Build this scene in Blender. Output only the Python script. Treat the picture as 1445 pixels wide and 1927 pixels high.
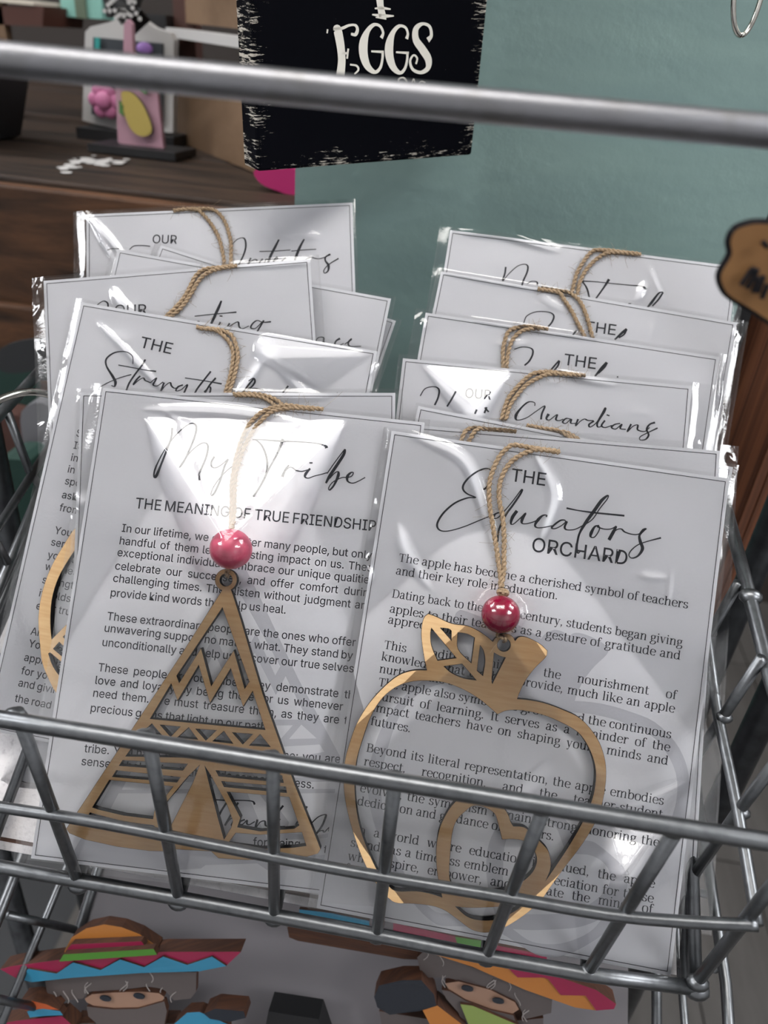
import bpy, bmesh, math, random, os, json
import numpy as np
from mathutils import Vector, Matrix

# ------------------------------------------------------------------ camera, world, lights, exposure
for o in list(bpy.data.objects): bpy.data.objects.remove(o)
SC = bpy.context.scene
COL = SC.collection
cam_data = bpy.data.cameras.new('camera'); cam = bpy.data.objects.new('camera', cam_data); COL.objects.link(cam)
cam.matrix_world = Matrix(((0.9867692685, -0.1420866819, 0.0780883192, 0),
                           (0.1407325454, 0.5114923517, -0.8476850387, 0),
                           (0.0805031764, 0.8474591135, 0.5247211541, 1.30),
                           (0, 0, 0, 1)))
cam_data.sensor_fit = 'VERTICAL'; cam_data.sensor_height = 36; cam_data.lens = 1447 / 1927 * 36
cam_data.clip_start = .005; cam_data.clip_end = 30
cam_data.dof.use_dof = True; cam_data.dof.focus_distance = .285; cam_data.dof.aperture_fstop = 11.5
SC.camera = cam
w = bpy.data.worlds.new('world'); SC.world = w; w.use_nodes = True
w.node_tree.nodes['Background'].inputs[0].default_value = (.80, .83, .9, 1)
w.node_tree.nodes['Background'].inputs[1].default_value = .35
SC.view_settings.view_transform = 'Standard'; SC.view_settings.look = 'None'
SC.view_settings.gamma = 1; SC.view_settings.use_curve_mapping = False
SC.view_settings.exposure = .92
LAMPS = [(-.30, -.03, 1.25, .50)] + [(x, y, 1.2, .6) for x in (-1.95, 1.75) for y in (-.75, .75)]  # first panel hangs overhead; the side panels are unseen, added as fill
LAMP_POWER = 6.2; FILL_POWER = 10.0
SC.cycles.transparent_max_bounces = 64; SC.cycles.max_bounces = 8

DATA = json.loads('''{"pose":{"R7":[[-0.02558,0.15989,1.02922],[0.99998,-0.00218,-0.00571],[0.00588,0.59788,0.80157],[0.00166,-0.80158,0.59788],126.92],"R6":[[-0.01563,
0.1711,1.02758],[0.99863,0.03768,0.03627],[-0.05163,0.59932,0.79884],[0.00837,-0.79962,0.60044],126.68],"R5":[[-0.02758,0.18384,1.0308],[0.99818,
-0.03273,-0.05072],[0.06022,0.59814,0.79912],[0.00418,-0.80072,0.59902],127],"R4":[[-0.0208,0.20136,1.04338],[0.99947,0.02272,0.02317],[-0.03216,
0.59757,0.80117],[0.00435,-0.8015,0.59798],118.83],"R3":[[-0.02507,0.22011,1.05811],[0.99963,-0.0119,-0.02438],[0.02665,0.59885,0.80042],[0.00507,
-0.80077,0.59895],124.27],"R2":[[-0.02626,0.23896,1.07153],[0.99857,-0.02988,-0.04443],[0.05348,0.59729,0.80024],[0.00263,-0.80147,0.59803],128.51],
"R1":[[-0.01784,0.25766,1.08544],[0.99992,-0.00401,-0.0119],[0.01193,0.59885,0.80077],[0.00392,-0.80085,0.59885],127.4],"L7":[[-0.13211,0.15632,
1.03318],[0.99803,0.06279,-0.00032],[-0.03795,0.60718,0.79366],[0.05003,-0.79208,0.60837],126.49],"L6":[[-0.12662,0.16746,1.0252],[0.98877,0.12083,
0.08792],[-0.14213,0.57872,0.80304],[0.04615,-0.80652,0.5894],127],"L5":[[-0.16874,0.19266,1.05356],[0.99935,-0.00774,-0.03524],[0.03273,0.60563,
0.79507],[0.01519,-0.79571,0.60549],126.37],"L4":[[-0.14489,0.20896,1.05832],[0.97386,0.16764,0.15325],[-0.22268,0.57177,0.78961],[0.04475,-0.8031,
0.59416],115.11],"L3":[[-0.16784,0.22524,1.0681],[0.99841,-0.00197,-0.0564],[0.04628,0.6004,0.79836],[0.03229,-0.7997,0.59954],123.42],
"L2":[[-0.17644,0.23808,1.0717],[0.98326,-0.08156,-0.16291],[0.17918,0.59484,0.78362],[0.03299,-0.7997,0.5995],112.81],"L1":[[-0.1505,0.24957,
1.07762],[0.98175,0.14636,0.12143],[-0.18461,0.58023,0.79325],[0.04564,-0.8012,0.59666],123.33],"LX":[[-0.15609,0.18467,1.03531],[0.98933,-0.06358,
-0.13109],[0.14298,0.5963,0.78993],[0.02795,-0.80024,0.59902],127]},"script":{"L7":[[[29.27,165.18],[29.46,161.51],[28.48,156.71],[27.04,150.54],
[25.74,145.74,2],[24.89,145.65,2.2],[25.07,148.99,2],[27.31,155.58],[30.72,161.98],[34.43,166.42],[36.89,167.83],[38.49,166.87],[38.54,163.18],[37.07,
156.99],[35.43,152.14],[34.19,150.13],[35.62,153.16],[38.33,157.46],[41.27,160.26],[43.21,160.61],[44.21,159.11],[43.97,155.08],[42.88,150.96],[42.26,
148.23],[42.71,145.96]],[[47.18,155.77],[46.28,153.67],[46.74,151.72],[48.41,151.57],[50.52,153.14],[52.53,155.36],[51.58,152.59],[50.66,147.17],
[49.33,142.39],[48.25,140.62],[47.79,141.56],[48.7,144.64],[51.37,149.24],[54.84,152.95],[57.99,154.09]],[[61,163.97],[64.59,164.36],[70.52,164.55,
1.8],[75.11,164.85,1.8],[81.67,165.24],[86.3,165.21],[89.34,164.61,1.8],[89.9,163.81,2]],[[72.7,165.59,1.8],[71.17,159.41],[68.67,153.15],[66.27,
146.25],[64.07,141.92]],[[62.3,164.11],[64.89,162.05],[67.02,158.29],[67.99,154.4],[67.84,150.4],[66.27,146.25]],[[76.27,155.65],[75.17,153.86],
[74.25,150.78,2],[74.97,152.85],[76.39,154.66],[77.69,154.81],[79.11,153.97],[81.44,153.76],[83.96,154.7]],[[84.58,157.69,2],[84.64,157.17,2]],
[[84.55,155.23],[83.17,153.09,1.8],[83.01,151.75],[84.36,151.43],[86.53,152.47],[89.05,153.41],[91.24,154.31]],[[91.28,153.99],[93.69,158.56],[96.14,
162.83],[96.98,164.05],[96.71,161.89,1.8],[94.49,157.33,2],[92.37,153.11,2],[91.27,150.21]],[[92.48,152.13],[94.17,154.5],[95.41,155.11],[95.61,
153.47,1.8],[94.42,149.7],[93.01,147.76],[92.58,148.64],[93.94,150.97],[96.98,152.96],[98.91,153.31]],[[98.92,153.18],[100.79,154.04],[101.28,155.42],
[100.31,155.32],[99.19,153.73,1.8],[99.53,151.92],[101.43,151.34],[103.61,152.37],[106.03,154.09]],[[64.42,28.53],[69.08,28.83],[73.95,29.4],[78.38,
29.58],[79.5,28.52]],[[68.97,27.87],[67.61,25.09],[66.89,23.11]],[[73.33,28.52],[71.99,25.6],[69.55,19.87],[70.97,22.16],[72.11,22.86],[72.49,21.86],
[71.97,20.15],[73.55,21.28]],[[76.55,22.81],[74.94,21.91],[74.82,20.95],[76.04,21.09],[77.31,22.66],[77.46,21.5],[78.48,21.24],[80.28,22.54]],[[81.16,
23.35],[80.83,20.23],[82.25,22.53],[83.9,23.1],[84.44,21.6],[85.83,21.53],[86.71,22.34]],[[90,29.36],[88.57,27.06],[87.05,23.56],[86.83,21.41],[88.08,
23.21],[89.39,24.45],[88.35,23],[89.46,21.95],[91.66,22.06]],[[98.77,30.14],[96.63,25.62],[95.39,22.88]],[[100.97,24.24],[103.35,26.88],[105.68,28],
[106.02,27.19],[104.78,23.26],[102.93,20.31],[103.76,21.49],[105.38,22.29],[106.18,21.77],[107.25,23.08],[108.05,23.74],[107.75,22.19]]],
"R7":[[[37.82,160.63,2.8],[38.97,161.96,2.4],[39.87,165.02],[39.95,167.75],[37.98,168.83],[34.84,167.34],[31.89,164.52],[30.17,161.54],[30.27,159.51],
[32.16,158.09],[35.3,157.2],[32.37,156.63],[28.04,154.08],[24.59,150.17],[22.78,146.51],[22.67,144.13],[24.34,142.83],[27.62,143.33],[32.64,145.64],
[38.17,148.97],[42.47,151.51],[44.94,152.9]],[[44.61,152.85],[43.4,151.99],[43.26,150.62],[44.57,150.82],[46.8,153.85],[49.5,158.31],[51.87,162.72],
[51.86,161.37],[49.45,156.27],[47.87,153.34],[46.66,150.12],[45.59,145.93],[45.83,141.94]],[[51.35,154.54,2],[50.05,151.98,2.2],[49.73,149.58],[50.75,
149.4],[53.02,152.09],[54.59,154.15],[53.72,151.86,2],[53.82,150.2],[55.59,150.26],[58.39,151.56],[59.55,152.74]],[[62.37,153.84,2],[62.47,154.53],
[61.01,154.17],[59.59,152.41,2],[58.7,150.27],[59.48,149.38],[61.62,149.7],[64.95,150.88]],[[69.73,152.94],[69.31,153.68],[67.71,153.31],[65.68,
151.32],[64.93,150.07],[66.19,149.99],[68.3,151.38],[70.14,153.34],[69.63,151.25],[70.42,150.24],[73,150.63],[75.42,152.13],[79.25,155.38],[81.58,
160.08],[83.72,163.76],[83.86,165.25],[81.84,163.14,2.2],[79.74,159.14,2.4],[77.13,154.06,2],[75.4,149.79],[75,146.4],[75.09,143.75],[75.75,142.19],
[76.5,142.97]],[[69.35,158.25,2],[73.33,158.04],[79.23,158.06,2],[85.72,158.36,2],[90.77,158.59,2.4]],[[82.09,153.61],[80.55,152.91],[79.57,150.42,2],
[79.56,148.96],[80.92,149.03],[82.08,151.14],[82.37,152.98],[81.51,153.05],[83.86,152.54],[86.42,152.93],[88.33,154.29]],[[88.33,154.29],[87.52,
151.97,2.2],[86.3,148.79,2],[87.28,151.27],[88.68,153.01],[90.25,153.51],[91.66,152.6],[94.31,152.14],[96.54,152.48],[98.3,153.94],[99.27,154.95],
[98.26,154.26,2],[97.1,152.1],[97.71,149.87,2],[98.79,147.39,2],[97.53,144.55],[95.41,143.37],[94.19,144.37],[95.02,146.48],[97.32,148.82],[100.96,
150.7],[104.94,152.43,2]]],"L5":[[[27.49,155.71],[26.51,158.98],[23.21,160.31],[18.75,159.12],[15.99,156.08],[16.67,153.02],[20.08,149.32,2],[21.87,
147.06,2],[21.88,145.11],[20.55,145.3]],[[16,142.65],[15.65,143.44],[18.66,146.09],[23.15,148.99],[27.79,151.23]],[[32.19,158.48],[31.45,155.96],
[29.39,151.76],[27.73,147.64],[27.19,144.31]],[[21.55,154.28],[27.14,154.2],[33.14,154.11],[37.79,154.3,2]],[[31.63,151.29],[30.34,149.36],[29.56,
147.1],[31.22,149.26],[33.04,150.68],[34.1,149.75],[36.33,149.28]],[[36.37,149.12],[38.38,151.59],[38.24,150.29],[37.78,148.51],[39.51,148.38],[41.61,
150.44]],[[42.07,150.26],[41.59,146.61],[42.78,148.94],[44.53,150.68],[45.41,149.39],[46.93,148.63],[48.6,149.51]],[[50.06,150.61],[48.19,149.44],
[47.73,147.67],[49.68,148.43],[51.83,151.08],[51.4,148.3],[50.94,146.52]],[[60.32,158.14],[58.53,154.6],[56.45,150.43],[55.42,147.29]],[[62.92,
155.78],[61.08,152.5],[59.49,147.99]],[[50.27,153.62],[56.16,153.78],[61.23,153.79],[65.88,153.74,2]],[[59.24,149.22],[61.25,151.68],[61.84,150.09],
[61.53,148.34]],[[78.45,158.01],[76.92,155.21],[75.16,151.53]],[[76.59,156.84],[78.39,158.33],[79.27,156.88],[78.31,154.6],[76.89,153.34],[79.64,
154.24],[83.41,154.21]],[[93.17,157.57],[91.97,155.26],[90.84,152.54]],[[113.81,158.16],[112.49,156.43]]],"L1":[[[9.77,160.48],[11.9,161],[15.31,
160.84]],[[20,160.19],[22.14,161.85],[26.4,161.83],[29.63,161.33]],[[66.71,157.63],[68.05,161.07],[70.64,163.15],[73.18,163.03],[73.78,159.5],[72.6,
155.18],[69.95,150.06]],[[75.95,153.71],[74.18,149.87],[75.91,151.97],[77.88,152.93],[79.05,152.09]],[[81.44,153.03],[79.96,151.35],[80.52,150.02],
[82.24,151.25],[82.87,152.79],[84.8,152.18]],[[89.09,161.86],[87.05,158.02,2],[84.83,153.75,2],[83.48,149.88]],[[79.99,156.59],[86.59,156.46],[94.21,
156.64]],[[86.05,151.51],[88.02,152.56],[88.04,153.6],[86.48,151.93],[87.29,150.58],[89.42,151.1]],[[92,153.16],[90.02,151.33],[90.84,150.42],[94.07,
151.41]],[[100.68,161.51],[98.46,157.5,2],[96.83,153.64,2],[95.74,150.64]],[[94.62,156.1],[100.12,156.37],[106.03,156.45]],[[100.83,151.72],[103.39,
152.65],[106.74,151.88],[109.71,152.45],[112.45,153.81]],[[112.45,153.81,2],[110.31,152.6],[110.09,150.86],[111.45,148.63,2],[111.2,146.03],[109.66,
144.97],[109.28,146.38],[111.72,149.05],[116.18,151.63,2]]],"L4":[[[63.29,151.54],[64.2,153.72],[65.82,154.55],[66.14,153.07]],[[76.16,162.75],[74.8,
159.86,2.2],[72.15,154.83,2],[69.94,150.58]],[[64.37,156.93],[71.49,157.15],[77.81,157.19],[82.31,157.22,2.2]],[[75.63,156.32,2],[75.6,155.84,2]],
[[75.23,153.53],[73.65,150.68]],[[79.12,152.64],[77.39,149.96],[79.86,151.77],[82.68,152.91],[83.1,150.7],[84.46,149.78],[87.28,150.75]],[[96.78,
151.82,2],[93.25,151.87],[90.95,152.86],[88.9,151.66],[88.01,149.89],[89.95,149.49],[92.44,151.53],[93.69,152.64],[91.95,149.96],[89.1,145.78]],
[[22.31,164.49],[23.4,165.8],[25.59,166.85],[27.26,165.83],[27.43,163.71]]],"L3":[[[94.66,151.8],[95.65,154.9],[97.99,155.51],[98.59,153.37],[101.01,
152.74]],[[105.16,156.43,2],[103.78,155.17],[103.48,153.45],[105.17,153.19],[107.17,154.56]],[[107.65,154.23],[108.97,155.73],[110.02,156.59],[110.07,
157.19],[109.05,155.33],[110.17,153.87],[114.88,154.76]]],"R4":[[[56.48,163.3],[56.18,164.69],[53.73,164.69],[51.13,162.07],[49.2,158.52,2],[49.88,
156.66],[53.59,157.97],[57.34,161.21],[60.51,163.71],[59.69,160.44],[59.54,157.92]],[[62.45,160.56,2],[61.67,158.56],[62.94,158.02],[64.95,159.9],
[65.94,160.59],[65.57,158.55],[66.98,158.2],[68.52,159.02]],[[71.49,159.33],[69.7,159.4],[68.39,157.84],[69.74,157.32],[71.73,159.36],[71.72,157.69],
[73.74,157.74]],[[74.53,159.65],[73.83,156.75],[75.42,158.75],[77.09,159.92],[78.58,159.49],[80.83,159.64]],[[81,159.5],[79.13,157.89],[79.79,156.87],
[82.23,159.29],[84.9,165.32],[84.63,163.87,2],[82.49,159.07],[82.82,157.19],[84.54,157.79]],[[85.36,160.2],[84.2,158],[85.63,157.24],[88.34,158.44]],
[[86.5,162.73,2],[86.39,162.22,2]],[[91.6,159.61],[89.49,158.97],[88.25,157.6],[90.06,157.12],[92.26,159.43],[91.78,157.55],[94.04,157.38]],[[95.99,
159.82],[94.76,156.46],[96.71,158.9],[98.64,159.68],[98.81,157.71],[101.64,157.35],[103.48,159.2]],[[105.44,161.47,2],[103.37,160.43],[102.36,158.25],
[103.34,156.04],[102.31,154.12],[100.2,153.64],[100.09,154.95],[102.87,156.9],[106.66,159.28,2]],[[9,162.63],[10.71,165.95],[14.32,167.16],[16.51,
166.11],[16.47,162.72],[15.43,159.39]],[[23.56,166.15],[22.06,162.44],[20.58,159.33]],[[32.96,159.35],[32.34,157.43]],[[36.92,160.77],[36.21,158.17]],
[[36.13,160.52],[37.94,158.86]]],"R3":[[[39.84,167.89],[43.14,169.47],[46.96,169.37],[47.88,167.33],[46.98,163.95],[45.24,161.67]],[[59.28,166.09],
[57.93,163.96],[56.4,161.37]],[[59.39,165.93],[59.06,163.71],[57.88,161.6]],[[79,168.37,2],[77.31,165.76,2.4],[75,161.75]],[[79,168.37],[78.47,
166.38],[76.2,163.16]],[[83.98,162.85,2.5],[84.55,162.94,2.5]]],"R2":[[[39.86,161.56],[40.62,164.91],[44.4,167.46],[49.68,168.18],[51.98,166.99],
[51.73,164.13],[50.47,161.82]],[[62.67,162.3],[61.26,159.49]],[[83.6,166.79,2],[82.03,164.91,2],[79.41,161.24]],[[83.6,166.79],[82.9,164.27],[80.97,
162.33]]],"R1":[[[27.19,164.24],[27.25,161.19],[26.83,157.58],[28.86,161],[32.21,165.17],[35.17,166.57],[36.86,165.81],[36.89,162.92],[35.87,159.07],
[35.5,156.14]],[[37.65,157.67],[39.4,159.14],[41.76,159.22],[42.36,157.74]],[[60.94,162.27,2],[67.11,162.79],[74.86,163.04],[82.58,163.29],[87.58,
163.49,2],[89.83,162.25,2.2]],[[73.07,164.76,2],[71.29,160.67],[68.54,155.14]],[[61.75,162.05],[64.08,159.26],[65.65,155.23]],[[97,162.18],[95.19,
161.28],[92.7,156.72,2],[91.12,154.06]],[[97.09,162.03],[95.54,158.57],[93.28,155.18]],[[83.42,155.18,2],[83.47,154.78,2]]]},"text":{"L7":[["sans",
3.03,[["In our lifetime, we encounter many people, but only a",[15.59,122.97],[115.28,123.19]],["handful of them leave a lasting impact on us. These",
[15.45,118.1],[114.99,118.49]],["exceptional individuals embrace our unique qualities,",[15.25,113.58],[115.11,113.85]],["celebrate our successes,
 and offer comfort during",[15.15,108.41],[114.66,108.97]],["challenging times. They listen without judgment and",[15.08,103.68],[114.4,104.12]],
["provide kind words that help us heal.",[14.96,98.11],[81.99,99.05]],["These extraordinary people are the ones who offer us",[14.94,89.17],[115.01,
90.02]],["unwavering support no matter what. They stand by us",[14.63,84.71],[114.58,85.02]],["unconditionally and help us discover our true selves.",
[14.62,79.33],[111.11,80.27]],["These people are our tribe. They demonstrate their",[14.42,69.89],[116.03,70.62]],
["love and loyalty by being there for us whenever we",[14.09,65.08],[114.97,66]],["need them. We must treasure them, as they are the",[14,60.32],
[114.54,61.08]],["precious gems that light up our path.",[13.87,54.78],[81.12,55.29]],["tribe. You have filled",[13.73,39.89],[52.81,41.17]],
["are to me; you are",[74.09,45.29],[109.04,46.89]],["sense of belonging that words cannot express.",[13.4,35.18],[100.36,36.66]],["for being",[80.68,
13.85],[97.92,15.16]],["t",[106.74,14.31],null]]],["sans",4.1,[["THE MEANING OF TRUE FRIENDSHIP",[19.43,132.53],[112.29,133.93]]]]],"R7":[["serif",
3.08,[["The apple has become a cherished symbol of teachers",[10.03,128.97],[117.61,128.11]],["and their key role in education.",[9.73,124],[70.63,
124.02]],["Dating back to the",[9.69,115.26],[43.95,115.28]],["century, students began giving",[57.82,114.97],[117.25,114.14]],
["apples to their teachers as a gesture of gratitude and",[9.61,109.62],[117.13,109.3]],["appreciation.",[9.61,105.49],[36.46,105.37]],
["This tradition mirrors the nourishment of",[9.56,96.03],[117.36,94.98]],["knowledge that teachers provide, much like an apple",[9.28,91.66],[117.3,
90.15]],["nurtures the body.",[9.22,87.05],[45.68,86.77]],["The apple also symbolizes growth and the continuous",[9.6,82.15],[117.22,80.9]],
["pursuit of learning. It serves as a reminder of the",[9.15,77.02],[117.32,76.32]],["impact teachers have on shaping young minds and",[8.96,72.72],
[117.26,71.46]],["futures.",[8.98,67.7],[24.16,67.42]],["Beyond its literal representation, the apple embodies",[8.99,57.89],[117.42,57.36]],
["respect, recognition, and the teacher-student",[8.82,52.89],[117.55,52.59]],["relationship. While",[8.86,48.4],[47.47,48.39]],["evolves,
 the symbolism remains strong, honoring the",[8.91,43.28],[117.57,42.76]],["dedication and guidance of teachers.",[8.71,38.5],[80.81,38.4]],
["In a world where education is valued, the apple",[9.38,28.33],[117.78,28.48]],["stands as a timeless emblem of appreciation for those",[8.52,23.57],
[117.96,23.36]],["who inspire, empower, and educate the minds of",[8.35,18.66],[118.14,19.67]],["future generations.",[8.1,14.31],[43.09,14.43]]]],
["sans",4.9,[["THE",[47.37,165.38],[60.33,165.4]]]],["sans",5.3,[["ORCHARD",[58.75,140.31],[93.83,140.55]]]]],"L5":[["sans",3.03,[["Strength is",
[10.53,121.92],null],["It is often found",[10.57,116.74],null],["in the quiet",[10.61,111.59],null],["in those who",[10.39,106.62],null],
["spouses that",[10.29,101.69],null],["ask for nothing",[10.35,95.92],null],["from others",[10.44,90.61],null],["You'll find",[10.6,81.15],null],
["serving with",[10.27,76.25],null],["you always",[10.03,70.95],null],["worries of",[10.03,66.14],null],["strength and",[10.17,60.72],null],
["it holds on",[10.09,55.27],null],["ever trusted",[10.08,50.08],null],["And now we",[10.15,39.75],null],["You are all",[10.41,34.86],null],
["appreciated",[9.95,29.22],null],["for your time",[9.88,23.88],null],["and giving",[9.92,19],null],["the road",[9.83,12.85],null]]],["sans",4.7,
[["THE",[28.58,163.19],[42.24,162.49]]]]],"L1":[["sans",4.1,[["OUR",[30.67,162.78],[41.9,162]]]]],"L4":[["sans",4.3,[["OUR",[30.13,160.52],[43.79,
159.62]]]]],"R2":[["sans",4.7,[["THE",[66.06,162.6],[79.29,163.21]]]]],"R3":[["sans",4.9,[["THE",[61.25,164.55],[74.75,164.78]]]]],"R4":[["sans",4.1,
[["OUR",[27.53,163.85],[38.22,164.11]]]]]},"tipi":{"outer":[[57.87,104.93],[46.04,79.84],[32.1,51.78],[13.14,13.41],[14.37,12.05],[20.51,10.51],
[32.45,9.44],[44.22,9.32],[50.39,9.89],[51.65,10.93],[66.53,11.78],[69.53,9.74],[79.19,10.28],[90.64,11.91],[101.25,13.97],[104.94,15.52],[105.68,
17.1],[103.97,20.26],[93.52,38.6],[77.77,69.4],[66.47,94.77],[62.21,103.82],[61.34,105.48]],"holes":[[[58.9,99.07],[72.52,73.07],[71.07,70.18],[65.23,
83.59],[58.63,69.7],[53.06,82.99],[46.69,69.5],[45.28,72.15]],[[37.69,55.51],[43.77,69.25],[46.99,63.39],[52.99,77.1],[59.02,63.91],[64.95,77.28],
[71.33,64.01],[74.12,69.99],[80.63,56.43]],[[35.15,49.97],[38.69,54.08],[43.23,50.13]],[[41.57,53.95],[49.49,54.16],[46.27,49.94]],[[48.43,49.81],
[52.41,54.27],[56.54,50.2]],[[54.83,54.01],[62.94,54.4],[59.32,50.14]],[[61.69,50.18],[65.46,54.46],[69.6,50.17]],[[68.42,54.26],[76.37,54.56],[72.97,
50.33]],[[75.28,50.21],[78.86,54.84],[83.35,50.61]],[[30.65,41.16],[33.23,45.75],[56.42,46.51],[55.25,43.54]],[[28.8,37.58],[29.89,39.85],[53.98,
41.26],[52.46,38.64]],[[26.9,33.4],[28.09,35.98],[51.99,36.3],[50.87,34.2]],[[21.29,21.9],[26.03,32.31],[49.89,32.79],[44.14,23.42],[44.03,20.39],
[33.17,20.41],[23.57,21.41]],[[19.86,18.33],[20.77,20.1],[33.47,18.41],[44.63,18.36],[46.13,16.65],[31.46,16.07]],[[61.92,43.85],[60.34,46.73],[84.22,
48.72],[85.62,46.44],[74.75,44.04]],[[64.24,40.15],[88.71,41.23],[89.68,38.54],[65.69,38.12]],[[66.85,36.58],[90.62,37.36],[91.29,35.09],[68.13,
34.6]],[[69.27,33.14],[92.3,33.92],[97.16,24.4],[95.46,23],[83.28,20.68],[74.79,21.12],[75.52,24.51]],[[74.5,19.21],[83.43,19.58],[98.37,22.22],
[100.57,17.62],[95.9,16.4],[84.08,14.57],[71.97,14.8]],[[58.37,41.53],[56.71,34.72],[50.63,18.15],[48.83,16.44],[46.87,18.09],[46.13,23.27],[47.97,
26.89],[54.46,36.74]],[[59.95,41.49],[62.94,38.1],[70.1,28.7],[73.03,23.24],[72.74,20.73],[70.61,16.21],[67.23,23.85]]],"ring":[58.91,109.2,4.05,
2.45]},"apple":{"outer":[[26.87,91.18],[25.14,95.81],[23.19,102.29],[22.63,106.74],[23,109.94],[24.21,111.44],[27.16,110.88],[33.11,109.27],[38.8,
109.33],[42.93,108.29],[46.57,106.61],[48.93,105.13],[49.92,106.87],[52.49,108.69],[55.36,108.31],[56.88,106.69],[58.17,108.37],[60.94,108.64],[65.63,
107.15],[68.71,105.12],[68.46,102.84],[65.16,98.39],[62.48,93.49],[60.9,88.78],[60.41,86.31],[64.55,86.61],[70.14,86.43],[77.24,85.12],[83.86,82.97],
[90.01,77.56],[93.51,71.4],[95.02,64.94],[95.04,56.91],[93.67,49.35],[90.09,40.77],[85.21,31.97],[80.91,23.97],[78.25,18.89],[74.23,13.91],[69.46,
9.44],[65.18,6.37],[60.71,4.56],[55.96,4.67],[50.86,7.01],[45.74,9.36],[40.85,10.11],[34.05,9.66],[28.67,8.88],[25.79,9.68],[21.09,13.15],[15.13,
20.09],[10.38,27.98],[6.17,36.7],[3.41,45.07],[2.35,53.79],[3.01,60.72],[4.55,68.24],[7.89,76.08],[12.53,83.03],[16.95,87.7],[21.72,90.17]],
"holes":[[[7.08,61.41],[8.76,70.62],[11.63,77.82],[15.96,83.03],[21.19,86.14],[27.24,87.59],[34,87.97],[40.99,86.6],[46.97,84.24],[51.86,81.44],
[54.21,79.89],[57.41,81.81],[62.86,82.72],[69.57,82.46],[75.26,81.32],[83.08,78.56],[87.78,73.8],[90.96,67.6],[91.82,61.03],[91.02,54.21],[88.67,
46.48],[85.09,37.89],[80.88,29.22],[78.86,25.24],[80.04,30.39],[78.69,35.43],[75.61,38.2],[71.85,40.86],[68.93,42.34],[65.23,42.02],[64.01,43.48],
[62.21,46.51],[56.7,51.59],[52.41,52.74],[49.13,51.63],[43.65,46.63],[40.73,40.73],[39.5,35.14],[39.67,28.48],[40.97,22.05],[42.45,17.67],[44.11,
13.48],[40.27,13.97],[34.77,13.97],[28.07,12.75],[24.8,13.82],[20.38,17.69],[14.98,25.43],[11.01,32.81],[8.38,40.48],[6.86,47.72],[6.38,55.16]],
[[44.49,29.34],[44.19,35.97],[45.2,40.84],[48.07,44.71],[50.52,46.81],[54.63,46.86],[58.3,45.15],[60.19,41.47],[62.06,36.99],[65.49,37.73],[69.56,
37.79],[73.23,35.79],[75.08,32.14],[74.3,28.04],[71.45,24.23],[67.21,20.7],[61.45,18.34],[56.18,17.18],[50.84,16.41],[47.54,16.61],[45.63,20.24],
[44.92,24.09]],[[48.86,11.37],[54.23,11.89],[60.81,13.29],[66.68,14.82],[71.09,17.07],[74.13,19.46],[71.38,15.02],[67.77,11.87],[62.75,9.19],[57.48,
8.22],[53.32,8.77]],[[26.07,106.72],[36.88,97.26],[30.08,95.2],[27.07,100.08],[26.01,104.44]],[[29.14,107.22],[32.25,107.43],[33.59,106.79],[34.15,
103.03]],[[35.79,106.58],[39.19,106.67],[42.34,105.65],[42.42,96.19],[36.8,100.52]],[[44.49,103.34],[46.18,101.47],[47.28,97.72],[47.2,92.38],[44.72,
93.93],[44.56,98.96]],[[32.48,93.62],[39.1,95.65],[45.22,90.49],[40.43,90.43],[35.73,91.62]],[[49.84,101.51],[52.22,100.65],[54.39,100.39],[50.91,
90.08],[50.35,92.06]]],"eye":[53.05,104.73,2.5]},"shell":{"outer":[[20.74,85.29],[17.28,77.07],[14.34,68.1],[12.99,58.18],[13.74,47.43],[17.26,35.8],
[19.21,30.68],[22.89,25.29],[28.71,19.1],[38.43,14.73],[52.54,19.51],[59.83,35.45],[58.55,56.21],[48.35,77.77],[34.74,89.33],[26.78,90.07]],
"holes":[[[23.57,79.72],[19.64,69.72],[17.76,62.5],[17.41,54.94],[18.88,46.26],[20.92,39.86],[27.69,49.18],[36.03,54.13],[48.21,58.52],[42.88,74.62],
[34.01,82.7]],[[22.26,36.52],[24.14,39.73],[31.17,35.29],[31.16,32.25],[29.66,32.64]],[[25.08,41.81],[27.53,44.99],[33.29,41.45],[33.35,38.07],[31.18,
38.34]],[[20.79,34.35],[21.34,35],[24.55,33.37],[36.69,26.57],[37.86,21.43],[30.1,24.64],[24.03,29.55]]]},"bead":{"L7":[59.96,120.82,8,7.9],
"R7":[50.1,115.54,7.2,7.04]},"twine":{"R7":[[[63.82,178.77],[56.55,178.88],[51.09,178.83],[46.52,178.92],[44.44,177.45],[42.17,174.08],[40.51,169.65],
[39.75,165.35],[39.73,160.71],[40.67,155.76],[42.47,149.57],[44.54,143.01],[46.38,136.44],[47.89,131.21],[49.03,125.05]],[[63.41,178.48],[58.86,
178.61],[54.37,178.19],[49.33,175.13],[46.14,171.87],[44.1,166.92],[43.4,162.18],[44.46,156.32],[46.4,150.63],[47.67,144.86],[48.62,138.15],[49.22,
132.33],[49.34,125.1]]],"L7":[[[86.87,178.57],[80.29,178.52],[73.04,178.53],[67.91,177.3],[63.62,174.82],[60.14,171.09],[58.1,166.54],[56.81,161.4],
[56.08,156.02],[55.82,150.05],[56.15,144.17],[56.96,139.02],[57.65,133.88],[58.5,127.48]],[[83.62,178.21],[75.1,177.82],[67.48,175.58],[63.43,171.12],
[60.74,166.49],[58.79,161.29],[57.63,156.19],[56.85,150.17],[57.11,144.28],[58.5,135.28],[59.01,127.53]]],"L1":[[[40.86,177.52],[45.96,177.99],[51.89,
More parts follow.
